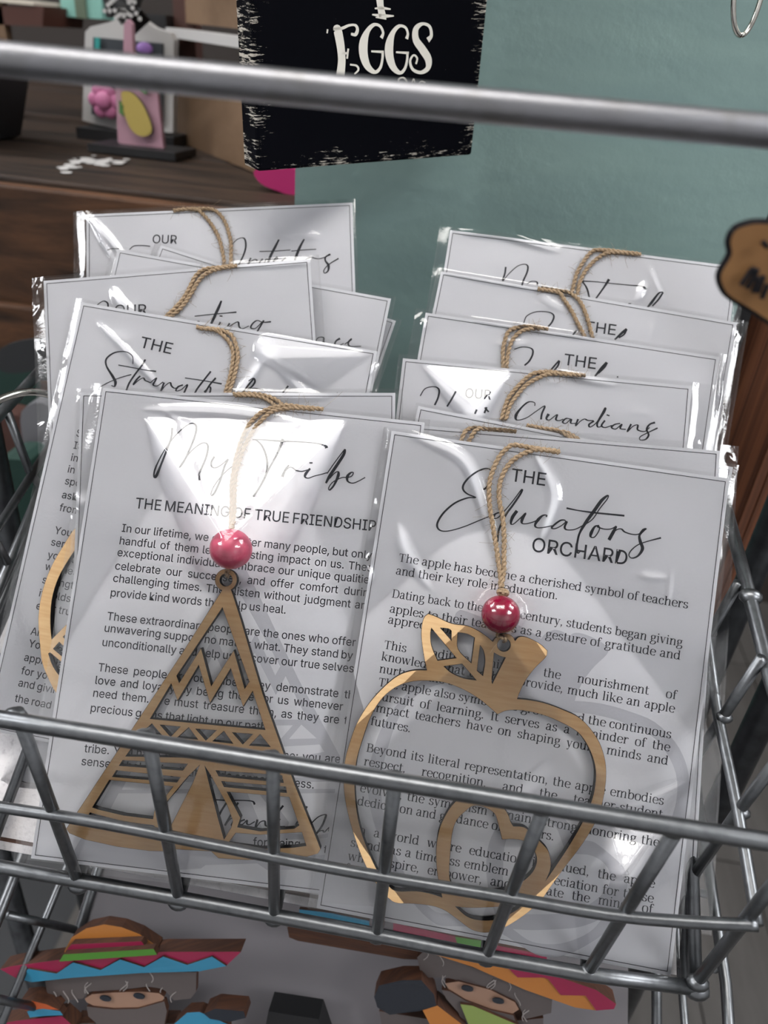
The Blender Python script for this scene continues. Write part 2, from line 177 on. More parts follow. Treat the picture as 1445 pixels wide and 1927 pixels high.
177.36],[55.23,174.22],[60.19,166.98],[62.6,159.89],[63.74,152.88],[63.64,147.68]],[[48.5,177.87],[55.28,177.73],[60.35,176.44],[64.49,171.16],[66.88,
163.18],[67.15,155.33],[66.42,147.56]]],"L4":[[[83.81,177.28],[81.04,177.11],[76.31,177.11],[69.98,176.67],[65.89,173.94],[62.41,167.76],[58.19,
162.47],[54.07,158.79],[49.98,155.52]],[[82.61,176.98],[74.69,176.27],[69.85,174.25],[66.52,171.05],[63.08,165.68],[58.06,159.9],[51.13,155.02]]],
"L5":[[[50.97,175.45],[53.15,175.13],[59.04,175.26],[63.71,173.06],[66.91,169.77],[68.74,165],[68.97,156.6],[68.3,148.92]],[[55.6,175.54],[60.63,
175.7],[65.98,174.29],[68.94,170.12],[70.69,164.48],[70.58,156.87],[69.91,149.2]]],"L6":[[[62.17,177.25],[69.33,177.26],[74.9,176.62],[79.3,174.86],
[82.11,172.62]],[[62.98,176.77],[70.14,176.46],[74.92,175.42],[78.94,172.61]]],"R1":[[[85.14,177.7],[77.03,177.67],[67.8,177.16],[64.06,176.09],
[60.87,170.98],[58.59,164.95],[57.68,157.49],[57.58,152.6]],[[83.62,177.5],[72.52,176.65],[67.11,173.63],[62.86,167.82],[60.58,161.8],[60.09,
152.95]]],"R2":[[[43.03,177.37],[47.64,177.4],[52.31,177.04],[55.11,174.34],[59.93,168.83],[62.98,164.61],[66.53,159.71]],[[44.45,178.03],[52.1,
178.2],[56.69,178.23],[61.03,175.41],[64.45,171.25],[67.4,165.42],[69.9,159.94]]],"R3":[[[52.57,179.19],[44.39,178.92],[36.71,175.38],[35.33,169.96],
[35.34,165.31],[36.59,158.55]],[[50.33,179.15],[42.52,176.53],[38.74,172.05],[37.55,166.44],[37.9,158.76]]],"R4":[[[75.62,178.08],[65.1,178.2],[56.26,
177.31],[51.7,174.16],[47.36,168.69],[44.65,163.39],[43.4,155.75]],[[74.03,177.75],[61.96,177.21],[54.6,173.61],[50.18,168.97],[46.5,162.74],[45,
155.92]]],"R5":[[[44.65,180.25],[50.91,181.09],[56.58,180.73],[60.83,179.36],[66.1,176.73]],[[46.31,180],[51.87,180.29],[57.65,179.3],[63.8,176.27]]],
"R6":[[[48.01,178.83],[39.41,179.83],[31.67,179.55],[28.38,177.13],[26.98,172.64]],[[45.67,179.02],[37.15,179.07],[32.58,178.04],[29.76,172.89]]]},
"sign":{"o":[-0.0964,0.3348,1.2481],"e1":[0.74886,0.66023,0.05755],"e2":[-0.02454,-0.05915,0.99795],"n":[0.66227,-0.74873,-0.0281],"w":113.2},
"signtext":[[[35.11,50.63,8],[36.73,50.83,30],[38.01,47.35,32],[38.92,43.07,30],[39.23,39.34,30],[38.65,34.29,34]],[[32.53,50.59,6],[32.3,49.22,6]],
[[35.11,50.81,8],[39.02,50.98,12],[42.45,52.05,10],[45.35,52.09,10],[46.4,50.6,12],[45.45,48.94,14],[43.36,49.1,10]],[[39.35,42.27,10],[42.27,42.46,
10]],[[42.23,44.01,7],[41.73,40.46,7]],[[43.22,38.38,8],[46.39,37.92,8],[47.29,36.45,8],[45.45,34.86,6]],[[58.07,47.83,14],[58.84,49.7,10],[57.24,
51.97,10],[54.21,52.41,14],[51.32,50.23,20],[49.52,46.21,34],[49.68,41.83,34],[51.84,37.69,26],[55.45,35.54,16],[58.03,37.01,12],[59.01,40.23,10],
[59.04,42.98,10]],[[53.34,43.1,8],[59.48,42.85,12]],[[70.79,47.62,14],[71.28,49.53,10],[69.84,51.72,10],[66.6,52.11,14],[63.75,49.76,20],[62.24,45.66,
34],[62.49,41.51,34],[64.74,37.29,26],[68.35,35.15,16],[70.72,36.72,12],[71.67,39.88,10],[71.64,42.61,10]],[[65.73,42.8,8],[72.38,42.48,12]],[[81.88,
47.2,22],[83.57,49.02,14],[82.31,52.21,12],[78.53,53.11,14],[75.32,51.16,24],[75.65,47.34,28],[79.4,43.8,32],[82.86,40.18,30],[82.9,36.83,22],[79.26,
35.18,16],[74.92,36.42,12],[73.27,39.54,10],[74.94,41.7,8],[76.9,40.52,8],[76.43,38.41,8]],[[56.45,62.08,30],[57.15,58.52,26],[58.17,55.41,30]],
[[54.37,57.98,6],[57.76,58.24,12],[62.09,57.92,6]],[[53.19,55.91,6],[58.34,55.53,16],[63.8,55.64,6]],[[60.12,54.59,8],[54.94,54.98,4]],[[67.71,31.29,
8],[67.97,32.76,8],[70.06,33.27,8],[71.71,32.24,8],[72.38,30.88,8]],[[74.89,31.18,6],[75.7,32.66,6],[76.49,31.16,6]],[[78.71,30.79,8],[80.06,31.65,8],
[82.22,31.07,8]]],"figA":{"brim":[[-0.177,0.1723,0.911],[-0.1719,0.1733,0.9133],[-0.1483,0.1765,0.9213],[-0.0994,0.182,0.9348],[-0.063,0.1849,0.942],
[-0.0641,0.1843,0.9405],[-0.0688,0.1818,0.9345],[-0.0716,0.1813,0.9331],[-0.1085,0.1771,0.9227],[-0.1422,0.1735,0.9138],[-0.161,0.171,0.9078],
[-0.1685,0.1711,0.9079]],"crown":[[-0.1475,0.1802,0.9224],[-0.1445,0.1831,0.9295],[-0.1375,0.1855,0.9356],[-0.1292,0.1869,0.939],[-0.1207,0.187,
0.9393],[-0.112,0.1863,0.9376],[-0.1027,0.1846,0.9334],[-0.1036,0.183,0.9293],[-0.1468,0.1788,0.919]],"crown_band":[[-0.145,0.1783,0.9272],[-0.1426,
0.1797,0.9306],[-0.1096,0.1829,0.9385],[-0.1076,0.1821,0.9366]],"crown_trim":[[-0.1466,0.1741,0.9248],[-0.1447,0.1757,0.9286],[-0.1025,0.1801,0.9396],
[-0.1006,0.1791,0.9371]],"zigzag":[[-0.1671,0.1705,0.9091],[-0.1626,0.1729,0.9151],[-0.1487,0.1731,0.9155],[-0.141,0.1759,0.9226],[-0.1276,0.1755,
0.9215],[-0.1187,0.1783,0.9285],[-0.1071,0.1777,0.9269],[-0.0985,0.1805,0.9338],[-0.087,0.1798,0.932],[-0.0759,0.1823,0.9382],[-0.0688,0.181,0.9352],
[-0.081,0.179,0.9302],[-0.1082,0.1765,0.9239],[-0.1417,0.1728,0.9148],[-0.1605,0.1704,0.9089]],"hair":[[-0.1566,0.174,0.9044],[-0.1554,0.1719,0.8993],
[-0.1521,0.1704,0.8954],[-0.1483,0.1718,0.8991],[-0.1459,0.1709,0.8967],[-0.1412,0.1715,0.8981],[-0.1373,0.172,0.8994],[-0.1349,0.1736,0.9034],
[-0.1178,0.1754,0.9078],[-0.1052,0.1771,0.9121],[-0.0982,0.177,0.9117],[-0.0931,0.1752,0.9075],[-0.0852,0.1762,0.91],[-0.083,0.1778,0.9139],[-0.0837,
0.1817,0.9234],[-0.1057,0.1799,0.919],[-0.1441,0.1757,0.9087]],"face":[[-0.136,0.1715,0.9008],[-0.1327,0.1726,0.9037],[-0.1224,0.1738,0.9067],
[-0.1088,0.1751,0.9099],[-0.1003,0.1755,0.9108],[-0.0976,0.175,0.9095],[-0.0983,0.174,0.9072],[-0.1032,0.1727,0.904],[-0.1098,0.1716,0.9013],[-0.1218,
0.1705,0.8985],[-0.1305,0.1703,0.8979],[-0.135,0.1708,0.8992]],"beard":[[-0.1344,0.1694,0.8983],[-0.1214,0.1699,0.8995],[-0.1095,0.171,0.9023],
[-0.0971,0.1735,0.9086],[-0.0954,0.1717,0.9041],[-0.096,0.1684,0.896],[-0.1067,0.1657,0.8893],[-0.124,0.165,0.8875],[-0.1332,0.1675,0.8937]],
"maraca_orange":[[-0.1657,0.1653,0.8988],[-0.1595,0.1661,0.9009],[-0.1524,0.166,0.9007],[-0.1458,0.1654,0.8991],[-0.1549,0.1649,0.8978],[-0.1618,
0.1639,0.8954],[-0.1638,0.1642,0.8963]],"maraca_blue":[[-0.1616,0.1638,0.8952],[-0.154,0.165,0.8981],[-0.1454,0.1652,0.8987],[-0.1437,0.1645,0.8969],
[-0.1521,0.1637,0.8949],[-0.1599,0.1627,0.8924]],"sleeve_pink":[[-0.1775,0.161,0.8829],[-0.167,0.1626,0.8869],[-0.1453,0.1654,0.8939],[-0.1389,0.1637,
0.8896],[-0.1382,0.1597,0.8798],[-0.1769,0.1564,0.8716]],"drum_black":[[-0.0767,0.1704,0.9116],[-0.0716,0.1718,0.9151],[-0.0584,0.1724,0.9165],
[-0.0571,0.1712,0.9135],[-0.0644,0.1698,0.91],[-0.0735,0.1696,0.9096]],"sleeve_blue":[[-0.0909,0.1683,0.9009],[-0.0851,0.1711,0.9078],[-0.0793,0.1717,
0.9094],[-0.0655,0.1704,0.9062],[-0.0644,0.166,0.8954],[-0.0899,0.1639,0.89]],"body":[[-0.1413,0.1671,0.8846],[-0.092,0.1712,0.8949],[-0.0901,0.1667,
0.8836],[-0.1405,0.1623,0.8729]],"eyes":[[-0.1253,0.1719,0.9047],[-0.1092,0.1737,0.9091]]},"figB":{"brim":[[0.0171,0.1987,0.9465],[0.0414,0.199,
0.9473],[0.0558,0.1991,0.9476],[0.0744,0.1987,0.9466],[0.098,0.1973,0.943],[0.1078,0.1953,0.9382],[0.1073,0.1943,0.9357],[0.0998,0.1934,0.9334],
[0.0904,0.1932,0.9329],[0.0673,0.1947,0.9367],[0.0421,0.1972,0.9428],[0.0271,0.198,0.9449]],"zigzag":[[0.0412,0.1984,0.9486],[0.0456,0.1975,0.9461],
[0.0495,0.1978,0.9471],[0.0553,0.1983,0.9482],[0.0626,0.1962,0.9429],[0.0742,0.1971,0.9452],[0.0762,0.1969,0.9448],[0.0829,0.1944,0.9385],[0.0936,
0.1952,0.9405],[0.0995,0.1928,0.9345],[0.107,0.1937,0.9368],[0.1074,0.1947,0.9393],[0.0977,0.1966,0.9441],[0.0741,0.1981,0.9478],[0.0556,0.1987,
0.9491]],"crown":[[0.0034,0.2046,0.9531],[0.0323,0.2043,0.9523],[0.0527,0.204,0.9516],[0.0745,0.2038,0.9513],[0.0758,0.2007,0.9435],[0.0501,0.2003,
0.9426],[0.0198,0.2004,0.9426],[0.0045,0.2016,0.9457]],"back_slab":[[-0.0462,0.2037,0.9349],[-0.0447,0.2018,0.9301],[-0.0403,0.2014,0.9292],[0.0109,
0.2018,0.9301],[0.0208,0.2024,0.9317],[0.0198,0.2052,0.9385],[-0.0413,0.205,0.938]],"back_blue":[[-0.0412,0.2064,0.9469],[-0.0259,0.2068,0.948],
[-0.0077,0.2067,0.9475],[-0.0071,0.2049,0.9433],[-0.0406,0.2045,0.9421]],"crown_band":[[0.032,0.2019,0.9559],[0.0495,0.2022,0.9565],[0.0504,0.1999,
0.9509],[0.0343,0.2,0.9511]],"hair":[[0.0167,0.1995,0.9379],[0.0198,0.2012,0.9419],[0.0274,0.2007,0.9408],[0.0595,0.1984,0.9351],[0.0807,0.1963,
0.9299],[0.0814,0.1937,0.9235],[0.0705,0.1916,0.9182],[0.0652,0.1945,0.9254],[0.0522,0.1962,0.9298],[0.0314,0.1967,0.9308],[0.0234,0.196,0.9292],
[0.0188,0.1972,0.9322]],"face":[[0.0313,0.1949,0.9292],[0.0372,0.1958,0.9312],[0.0521,0.1953,0.9301],[0.0642,0.1938,0.9265],[0.0665,0.1926,0.9234],
[0.0636,0.1914,0.9204],[0.0537,0.1915,0.9208],[0.0418,0.1923,0.9228],[0.0339,0.1936,0.9259]],"beard":[[0.0301,0.1929,0.9268],[0.0338,0.1929,0.9269],
[0.0417,0.1917,0.9238],[0.0536,0.1908,0.9216],[0.0643,0.1906,0.9212],[0.0688,0.1876,0.9138],[0.0441,0.1855,0.9086],[0.0394,0.1891,0.9173],[0.0328,
0.1913,0.923]],"collar":[[0.0394,0.1899,0.9235],[0.0451,0.1901,0.9238],[0.0671,0.188,0.9188],[0.0679,0.186,0.9137],[0.0474,0.1842,0.9094]],
"drum_black":[[-0.0004,0.1866,0.9219],[0.0011,0.189,0.9279],[0.0112,0.1909,0.9325],[0.0199,0.1916,0.9342],[0.0265,0.1893,0.9287],[0.0285,0.1872,
0.9235],[0.0213,0.1856,0.9194],[0.0079,0.1837,0.9149],[0.0018,0.1847,0.9171]],"maraca_orange":[[0.0219,0.1865,0.9205],[0.0289,0.1876,0.9231],[0.0432,
0.1845,0.9154],[0.0441,0.1821,0.9095],[0.0293,0.1823,0.9099]],"body":[[0.0029,0.1881,0.907],[0.044,0.1887,0.9084],[0.0786,0.193,0.9191],[0.0806,
0.1882,0.9072],[0.0075,0.182,0.8917]],"eyes":[[0.0415,0.1942,0.9302],[0.0563,0.193,0.9271]]},"fign":[0,-0.92718,0.37461],"lemon_board":[[-0.3403,
0.735,1.2564],[-0.3431,0.735,1.1978],[-0.2995,0.735,1.1864],[-0.3031,0.735,1.2515],[-0.3174,0.735,1.2584],[-0.322,0.735,1.2707],[-0.321,0.735,1.2914],
[-0.3244,0.735,1.2946],[-0.3281,0.735,1.2908],[-0.3307,0.735,1.27],[-0.3337,0.735,1.259]],"lemon":[[-0.3329,0.73,1.2398],[-0.3247,0.73,1.2405],
[-0.3157,0.73,1.233],[-0.3101,0.73,1.2224],[-0.3076,0.73,1.2127],[-0.3114,0.73,1.2073],[-0.3198,0.73,1.2058],[-0.3276,0.73,1.2108],[-0.3323,0.73,
1.2218],[-0.3337,0.73,1.2314]],"lemon_leaf":[[[-0.3354,0.73,1.2464],[-0.3274,0.73,1.246],[-0.3325,0.73,1.2436]],[[-0.3177,0.73,1.2465],[-0.309,0.73,
1.2459],[-0.3111,0.73,1.2396],[-0.3149,0.73,1.242]],[[-0.3365,0.73,1.2326],[-0.3324,0.73,1.2288],[-0.3337,0.73,1.2202],[-0.3371,0.73,1.2227]]],
"white_board":[[-0.4083,0.8,1.2055],[-0.3958,0.8,1.2807],[-0.3901,0.8,1.2853],[-0.3715,0.8,1.2902],[-0.3538,0.8,1.2973],[-0.3417,0.8,1.2966],[-0.3281,
0.8,1.2894],[-0.3131,0.8,1.2864],[-0.3098,0.8,1.2812],[-0.316,0.8,1.2028],[-0.376,0.8,1.2005]],"chalk":[[-0.3957,0.795,1.2122],[-0.3861,0.795,1.2772],
[-0.3193,0.795,1.2775],[-0.3242,0.795,1.2118]],"flower":[-0.3794,0.79,1.2254],"violet":[-0.3345,0.79,1.272],"teal_stripe":[[-0.3821,0.79,1.2774],
[-0.3775,0.79,1.2774],[-0.3787,0.79,1.2671],[-0.3833,0.79,1.2672]],"ribbon":[[-0.3633,0.775,1.3038],[-0.3541,0.775,1.2973],[-0.3419,0.775,1.3062],
[-0.3306,0.775,1.3015],[-0.3288,0.775,1.2889]],"mint_box":[[-0.496,0.95,1.3191],[-0.4942,0.95,1.2896],[-0.4488,0.95,1.2907],[-0.4462,0.95,1.3228]],
"brown_box":[[-0.5605,0.9,1.2929],[-0.564,0.9,1.2761],[-0.4921,0.9,1.2793],[-0.4881,0.9,1.2975]],"crate_panel":[[-0.295,0.72,1.2526],[-0.2956,0.72,
1.2063],[-0.209,0.72,1.1874],[-0.2086,0.72,1.2502]],"crate_upper":[[-0.3118,0.8,1.3199],[-0.3116,0.8,1.2924],[-0.2325,0.8,1.2845],[-0.2322,0.8,
1.3219]],"cushion":[[-0.18,0.62,1.2057],[-0.1475,0.62,1.2082],[-0.1463,0.62,1.1885],[-0.1598,0.62,1.191],[-0.1767,0.62,1.1958]],"tag":[[0.0481,0.165,
1.2731],[0.0495,0.165,1.2742],[0.0518,0.165,1.2749],[0.0554,0.165,1.2747],[0.0597,0.165,1.271],[0.0651,0.165,1.2556],[0.0598,0.165,1.257],[0.0567,
0.165,1.2584],[0.0515,0.165,1.2606],[0.0496,0.165,1.262],[0.0483,0.165,1.2639],[0.0481,0.165,1.2655],[0.0487,0.165,1.2677],[0.0488,0.165,1.2692],
[0.0479,0.165,1.2712]],"tagtext":[[[0.053,0.1635,1.2669],[0.052,0.1635,1.2635]],[[0.0528,0.1635,1.2669],[0.0543,0.1635,1.2665]],[[0.054,0.1635,
1.2665],[0.0533,0.1635,1.263]],[[0.0548,0.1635,1.265],[0.0547,0.1635,1.2624]],[[0.0541,0.1635,1.2653],[0.0557,0.1635,1.2648]],[[0.0556,0.1635,1.2658],
[0.0555,0.1635,1.2624]],[[0.0569,0.1635,1.2643],[0.0567,0.1635,1.2614]],[[0.0533,0.1635,1.2721],[0.0546,0.1635,1.2712]]],"ring":[[0.0763,0.335,
1.3221],[0.0824,0.335,1.3187],[0.0803,0.335,1.3099],[0.0757,0.335,1.3143]],"botrail":[[-0.1446,0.155,1.0263],[-0.0748,0.1548,1.0285],[-0.0081,0.1547,
1.0292],[0.0366,0.1551,1.0257],[0.0714,0.155,1.0266],[0.1089,0.1541,1.0339]],"toprail":[[-0.1188,0.143,1.1241],[-0.0062,0.1428,1.1259],[0.0969,0.1426,
1.1273],[0.108,0.1427,1.127]],"midrail":[[-0.1329,0.1496,1.0709],[-0.0955,0.1494,1.0724],[-0.024,0.1496,1.0705],[0.0361,0.1494,1.072],[0.0684,0.1493,
1.0728],[0.0923,0.1487,1.0774],[0.1103,0.1481,1.0826]],"upr":[[[-0.1153,0.1458,1.118],[-0.1149,0.1579,1.0196]],[[-0.0757,0.146,1.1163],[-0.0762,
0.1577,1.021]],[[-0.0385,0.1458,1.1174],[-0.0403,0.1575,1.0224]],[[-0.0031,0.146,1.1161],[-0.0025,0.1574,1.0236]],[[0.0391,0.1457,1.1187],[0.037,
0.1575,1.0225]],[[0.0753,0.1457,1.1185],[0.0724,0.1572,1.0253]],[[0.1082,0.1456,1.1193],[0.1081,0.1564,1.0315]]],"black_box":[[-0.0483,0.1779,0.9088],
[-0.0243,0.1783,0.9098],[-0.0158,0.1713,0.8924],[-0.05,0.1683,0.885]],"clutter":{"bag":[[-0.3314,0.5,1.0333],[-0.308,0.5,1.0411],[-0.3031,0.5,0.9985],
[-0.3143,0.5,0.9473],[-0.3362,0.5,0.954],[-0.3348,0.5,0.9936]],"green1":[[-0.3785,0.54,1.0487],[-0.3419,0.54,1.0469],[-0.3484,0.54,1.0133],[-0.3871,
0.54,1.0053]],"green2":[[-0.3387,0.46,1.0045],[-0.3081,0.46,1.0128],[-0.3092,0.46,0.9769],[-0.3223,0.46,0.9554],[-0.3488,0.46,0.9534]],
"red":[[-0.3733,0.52,1.0138],[-0.3436,0.52,1.0158],[-0.3464,0.52,0.9866],[-0.3671,0.52,0.9745],[-0.3807,0.52,0.9764]],"label":[[-0.3382,0.5,1.0834],
[-0.3067,0.5,1.0935],[-0.3089,0.5,1.0721],[-0.341,0.5,1.0644]]}}'''.replace('\n', ''))
random.seed(7); rng = np.random.default_rng(7)
MM = .001

# ------------------------------------------------------------------ materials
def new_mat(name):
    m = bpy.data.materials.new(name); m.use_nodes = True
    nt = m.node_tree
    for n in list(nt.nodes): nt.nodes.remove(n)
    out = nt.nodes.new('ShaderNodeOutputMaterial')
    return m, nt, out
def princ(name, col, rough=.5, metal=0, spec=.5, noise=None, bump=None, scale2=None):
    """noise=(scale, other colour, low, high, (sx,sy,sz)); bump=(scale, strength, distance)"""
    m, nt, out = new_mat(name)
    p = nt.nodes.new('ShaderNodeBsdfPrincipled'); nt.links.new(p.outputs[0], out.inputs[0])
    p.inputs['Base Color'].default_value = (*col, 1); p.inputs['Roughness'].default_value = rough
    p.inputs['Metallic'].default_value = metal; p.inputs['Specular IOR Level'].default_value = spec
    tc = nt.nodes.new('ShaderNodeTexCoord')
    if noise:
        sc, c2, lo, hi, st = noise
        mp = nt.nodes.new('ShaderNodeMapping'); mp.inputs['Scale'].default_value = st
        nt.links.new(tc.outputs['Object'], mp.inputs[0])
        nz = nt.nodes.new('ShaderNodeTexNoise'); nz.inputs['Scale'].default_value = sc; nz.inputs['Detail'].default_value = 6
        nt.links.new(mp.outputs[0], nz.inputs[0])
        r = nt.nodes.new('ShaderNodeValToRGB'); r.color_ramp.elements[0].position = lo; r.color_ramp.elements[1].position = hi
        r.color_ramp.elements[0].color = (*col, 1); r.color_ramp.elements[1].color = (*c2, 1)
        nt.links.new(nz.outputs[0], r.inputs[0]); nt.links.new(r.outputs[0], p.inputs['Base Color'])
    if bump:
        bs, st, di = bump
        nb = nt.nodes.new('ShaderNodeTexNoise'); nb.inputs['Scale'].default_value = bs; nb.inputs['Detail'].default_value = 4
        nt.links.new(tc.outputs['Object'], nb.inputs[0])
        b = nt.nodes.new('ShaderNodeBump'); b.inputs['Strength'].default_value = st; b.inputs['Distance'].default_value = di
        nt.links.new(nb.outputs[0], b.inputs['Height']); nt.links.new(b.outputs[0], p.inputs['Normal'])
    return m
def emit(name, col, s):
    m, nt, out = new_mat(name)
    e = nt.nodes.new('ShaderNodeEmission'); e.inputs[0].default_value = (*col, 1); e.inputs[1].default_value = s
    nt.links.new(e.outputs[0], out.inputs[0]); return m
def film_mat():
    m, nt, out = new_mat('clear_film')
    tr = nt.nodes.new('ShaderNodeBsdfTransparent'); tr.inputs[0].default_value = (.985, .985, .985, 1)
    gl = nt.nodes.new('ShaderNodeBsdfGlossy'); gl.inputs['Roughness'].default_value = .09; gl.inputs[0].default_value = (1, 1, 1, 1)
    fr = nt.nodes.new('ShaderNodeFresnel'); fr.inputs[0].default_value = 1.5
    mu = nt.nodes.new('ShaderNodeMath'); mu.operation = 'MULTIPLY_ADD'; mu.use_clamp = True
    mu.inputs[1].default_value = 1.25; mu.inputs[2].default_value = 0.006
    mx = nt.nodes.new('ShaderNodeMixShader')
    tc = nt.nodes.new('ShaderNodeTexCoord'); nz = nt.nodes.new('ShaderNodeTexNoise')
    nz.inputs['Scale'].default_value = 900; nz.inputs['Detail'].default_value = 2
    b = nt.nodes.new('ShaderNodeBump'); b.inputs['Strength'].default_value = .12; b.inputs['Distance'].default_value = .0003
    nt.links.new(tc.outputs['Object'], nz.inputs[0]); nt.links.new(nz.outputs[0], b.inputs['Height'])
    nt.links.new(b.outputs[0], gl.inputs['Normal'])
    nt.links.new(fr.outputs[0], mu.inputs[0]); nt.links.new(mu.outputs[0], mx.inputs[0])
    nt.links.new(tr.outputs[0], mx.inputs[1]); nt.links.new(gl.outputs[0], mx.inputs[2]); nt.links.new(mx.outputs[0], out.inputs[0])
    return m
def birch(name, base, dark, sc=1.0):
    m, nt, out = new_mat(name)
    p = nt.nodes.new('ShaderNodeBsdfPrincipled'); nt.links.new(p.outputs[0], out.inputs[0]); p.inputs['Roughness'].default_value = .55
    p.inputs['Specular IOR Level'].default_value = .25
    tc = nt.nodes.new('ShaderNodeTexCoord'); mp = nt.nodes.new('ShaderNodeMapping')
    mp.inputs['Scale'].default_value = (90 * sc, 900 * sc, 90 * sc); mp.inputs['Rotation'].default_value = (0, 0, math.radians(12))
    nt.links.new(tc.outputs['Object'], mp.inputs[0])
    n1 = nt.nodes.new('ShaderNodeTexNoise'); n1.inputs['Scale'].default_value = 1; n1.inputs['Detail'].default_value = 5
    nt.links.new(mp.outputs[0], n1.inputs[0])
    n2 = nt.nodes.new('ShaderNodeTexNoise'); n2.inputs['Scale'].default_value = 35 * sc; n2.inputs['Detail'].default_value = 2
    nt.links.new(tc.outputs['Object'], n2.inputs[0])
    r = nt.nodes.new('ShaderNodeValToRGB'); r.color_ramp.elements[0].position = .3; r.color_ramp.elements[1].position = .7
    r.color_ramp.elements[0].color = (*dark, 1); r.color_ramp.elements[1].color = (*base, 1)
    ad = nt.nodes.new('ShaderNodeMath'); ad.operation = 'MULTIPLY_ADD'; ad.inputs[1].default_value = .55
    nt.links.new(n1.outputs[0], ad.inputs[0]); h = nt.nodes.new('ShaderNodeMath'); h.operation = 'MULTIPLY'; h.inputs[1].default_value = .45
    nt.links.new(n2.outputs[0], h.inputs[0]); nt.links.new(h.outputs[0], ad.inputs[2]); nt.links.new(ad.outputs[0], r.inputs[0])
    nt.links.new(r.outputs[0], p.inputs['Base Color'])
    return m
def wood(name, a, b, stretch, sc=1., rough=.6, bumpd=.0004):
    """long grained wood; stretch = mapping scale"""
    m, nt, out = new_mat(name)
    p = nt.nodes.new('ShaderNodeBsdfPrincipled'); nt.links.new(p.outputs[0], out.inputs[0]); p.inputs['Roughness'].default_value = rough
    p.inputs['Specular IOR Level'].default_value = .3
    tc = nt.nodes.new('ShaderNodeTexCoord'); mp = nt.nodes.new('ShaderNodeMapping'); mp.inputs['Scale'].default_value = stretch
    nt.links.new(tc.outputs['Object'], mp.inputs[0])
    n1 = nt.nodes.new('ShaderNodeTexNoise'); n1.inputs['Scale'].default_value = sc; n1.inputs['Detail'].default_value = 8; n1.inputs['Roughness'].default_value = .65
    n1.inputs['Distortion'].default_value = .6
    nt.links.new(mp.outputs[0], n1.inputs[0])
    r = nt.nodes.new('ShaderNodeValToRGB'); r.color_ramp.elements[0].position = .36; r.color_ramp.elements[1].position = .66
    r.color_ramp.elements[0].color = (*a, 1); r.color_ramp.elements[1].color = (*b, 1)
    nt.links.new(n1.outputs[0], r.inputs[0]); nt.links.new(r.outputs[0], p.inputs['Base Color'])
    bm = nt.nodes.new('ShaderNodeBump'); bm.inputs['Strength'].default_value = .6; bm.inputs['Distance'].default_value = bumpd
    nt.links.new(n1.outputs[0], bm.inputs['Height']); nt.links.new(bm.outputs[0], p.inputs['Normal'])
    return m
def distressed(name, dark, light):
    """black paint worn to the white undercoat along the edges (horizontal scratches)"""
    m, nt, out = new_mat(name)
    p = nt.nodes.new('ShaderNodeBsdfPrincipled'); nt.links.new(p.outputs[0], out.inputs[0]); p.inputs['Roughness'].default_value = .7
    p.inputs['Specular IOR Level'].default_value = .04
    tc = nt.nodes.new('ShaderNodeTexCoord'); mp = nt.nodes.new('ShaderNodeMapping'); mp.inputs['Scale'].default_value = (130, 1000, 130)
    mp.inputs['Rotation'].default_value = (0, 0, math.radians(-6))
    nt.links.new(tc.outputs['Object'], mp.inputs[0])
    n1 = nt.nodes.new('ShaderNodeTexNoise'); n1.inputs['Scale'].default_value = 1; n1.inputs['Detail'].default_value = 8; n1.inputs['Roughness'].default_value = .75
    nt.links.new(mp.outputs[0], n1.inputs[0])
    n2 = nt.nodes.new('ShaderNodeTexNoise'); n2.inputs['Scale'].default_value = 45; n2.inputs['Detail'].default_value = 2
    nt.links.new(tc.outputs['Object'], n2.inputs[0])
    sp = nt.nodes.new('ShaderNodeSeparateXYZ'); nt.links.new(tc.outputs['Object'], sp.inputs[0])
    def mth(op, a, b, clamp=False):
        n = nt.nodes.new('ShaderNodeMath'); n.operation = op; n.use_clamp = clamp
        for i, v in enumerate((a, b)):
            if isinstance(v, (int, float)): n.inputs[i].default_value = v
            elif v is not None: nt.links.new(v, n.inputs[i])
        return n.outputs[0]
    W = DATA['sign']['w'] * MM
    ex = mth('MINIMUM', sp.outputs[0], mth('SUBTRACT', W, sp.outputs[0])); e = mth('MINIMUM', ex, sp.outputs[1])
    edge = mth('SUBTRACT', .12, mth('MULTIPLY', e, 10.0), True)          # wear falls off away from the edges
    v = mth('ADD', mth('MULTIPLY', n1.outputs[0], .75), mth('MULTIPLY', n2.outputs[0], .28))
    v = mth('ADD', v, edge)
    r = nt.nodes.new('ShaderNodeValToRGB'); r.color_ramp.elements[0].position = .665; r.color_ramp.elements[1].position = .69
    r.color_ramp.elements[0].color = (*dark, 1); r.color_ramp.elements[1].color = (*light, 1)
    nt.links.new(v, r.inputs[0]); nt.links.new(r.outputs[0], p.inputs['Base Color'])
    return m

M = {}
M['card'] = princ('card_stock', (.80, .80, .83), .75, spec=.2, bump=(2500, .08, .0002))
M['ink'] = princ('printed_ink', (.018, .020, .028), .6, spec=.3)
M['wmark'] = princ('pale_print', (.60, .60, .64), .75, spec=.2)
M['film'] = film_mat()
M['birch'] = birch('birch_ply', (.60, .415, .225), (.47, .29, .135))
M['burnt'] = princ('laser_burnt_edge', (.006, .006, .008), .7, spec=.15, noise=(900, (.014, .011, .012), .4, .7, (1, 1, 1)))
M['jute'] = princ('jute', (.20, .14, .085), .9, spec=.1, noise=(1400, (.34, .25, .165), .35, .65, (1, 1, 1)))
M['bead_pink'] = princ('pink_bead', (.60, .085, .165), .38, noise=(160, (.50, .06, .13), .45, .75, (1, 1, 3)))
M['bead_red'] = princ('crimson_bead', (.30, .006, .045), .22, noise=(160, (.22, .004, .03), .45, .75, (1, 1, 3)))
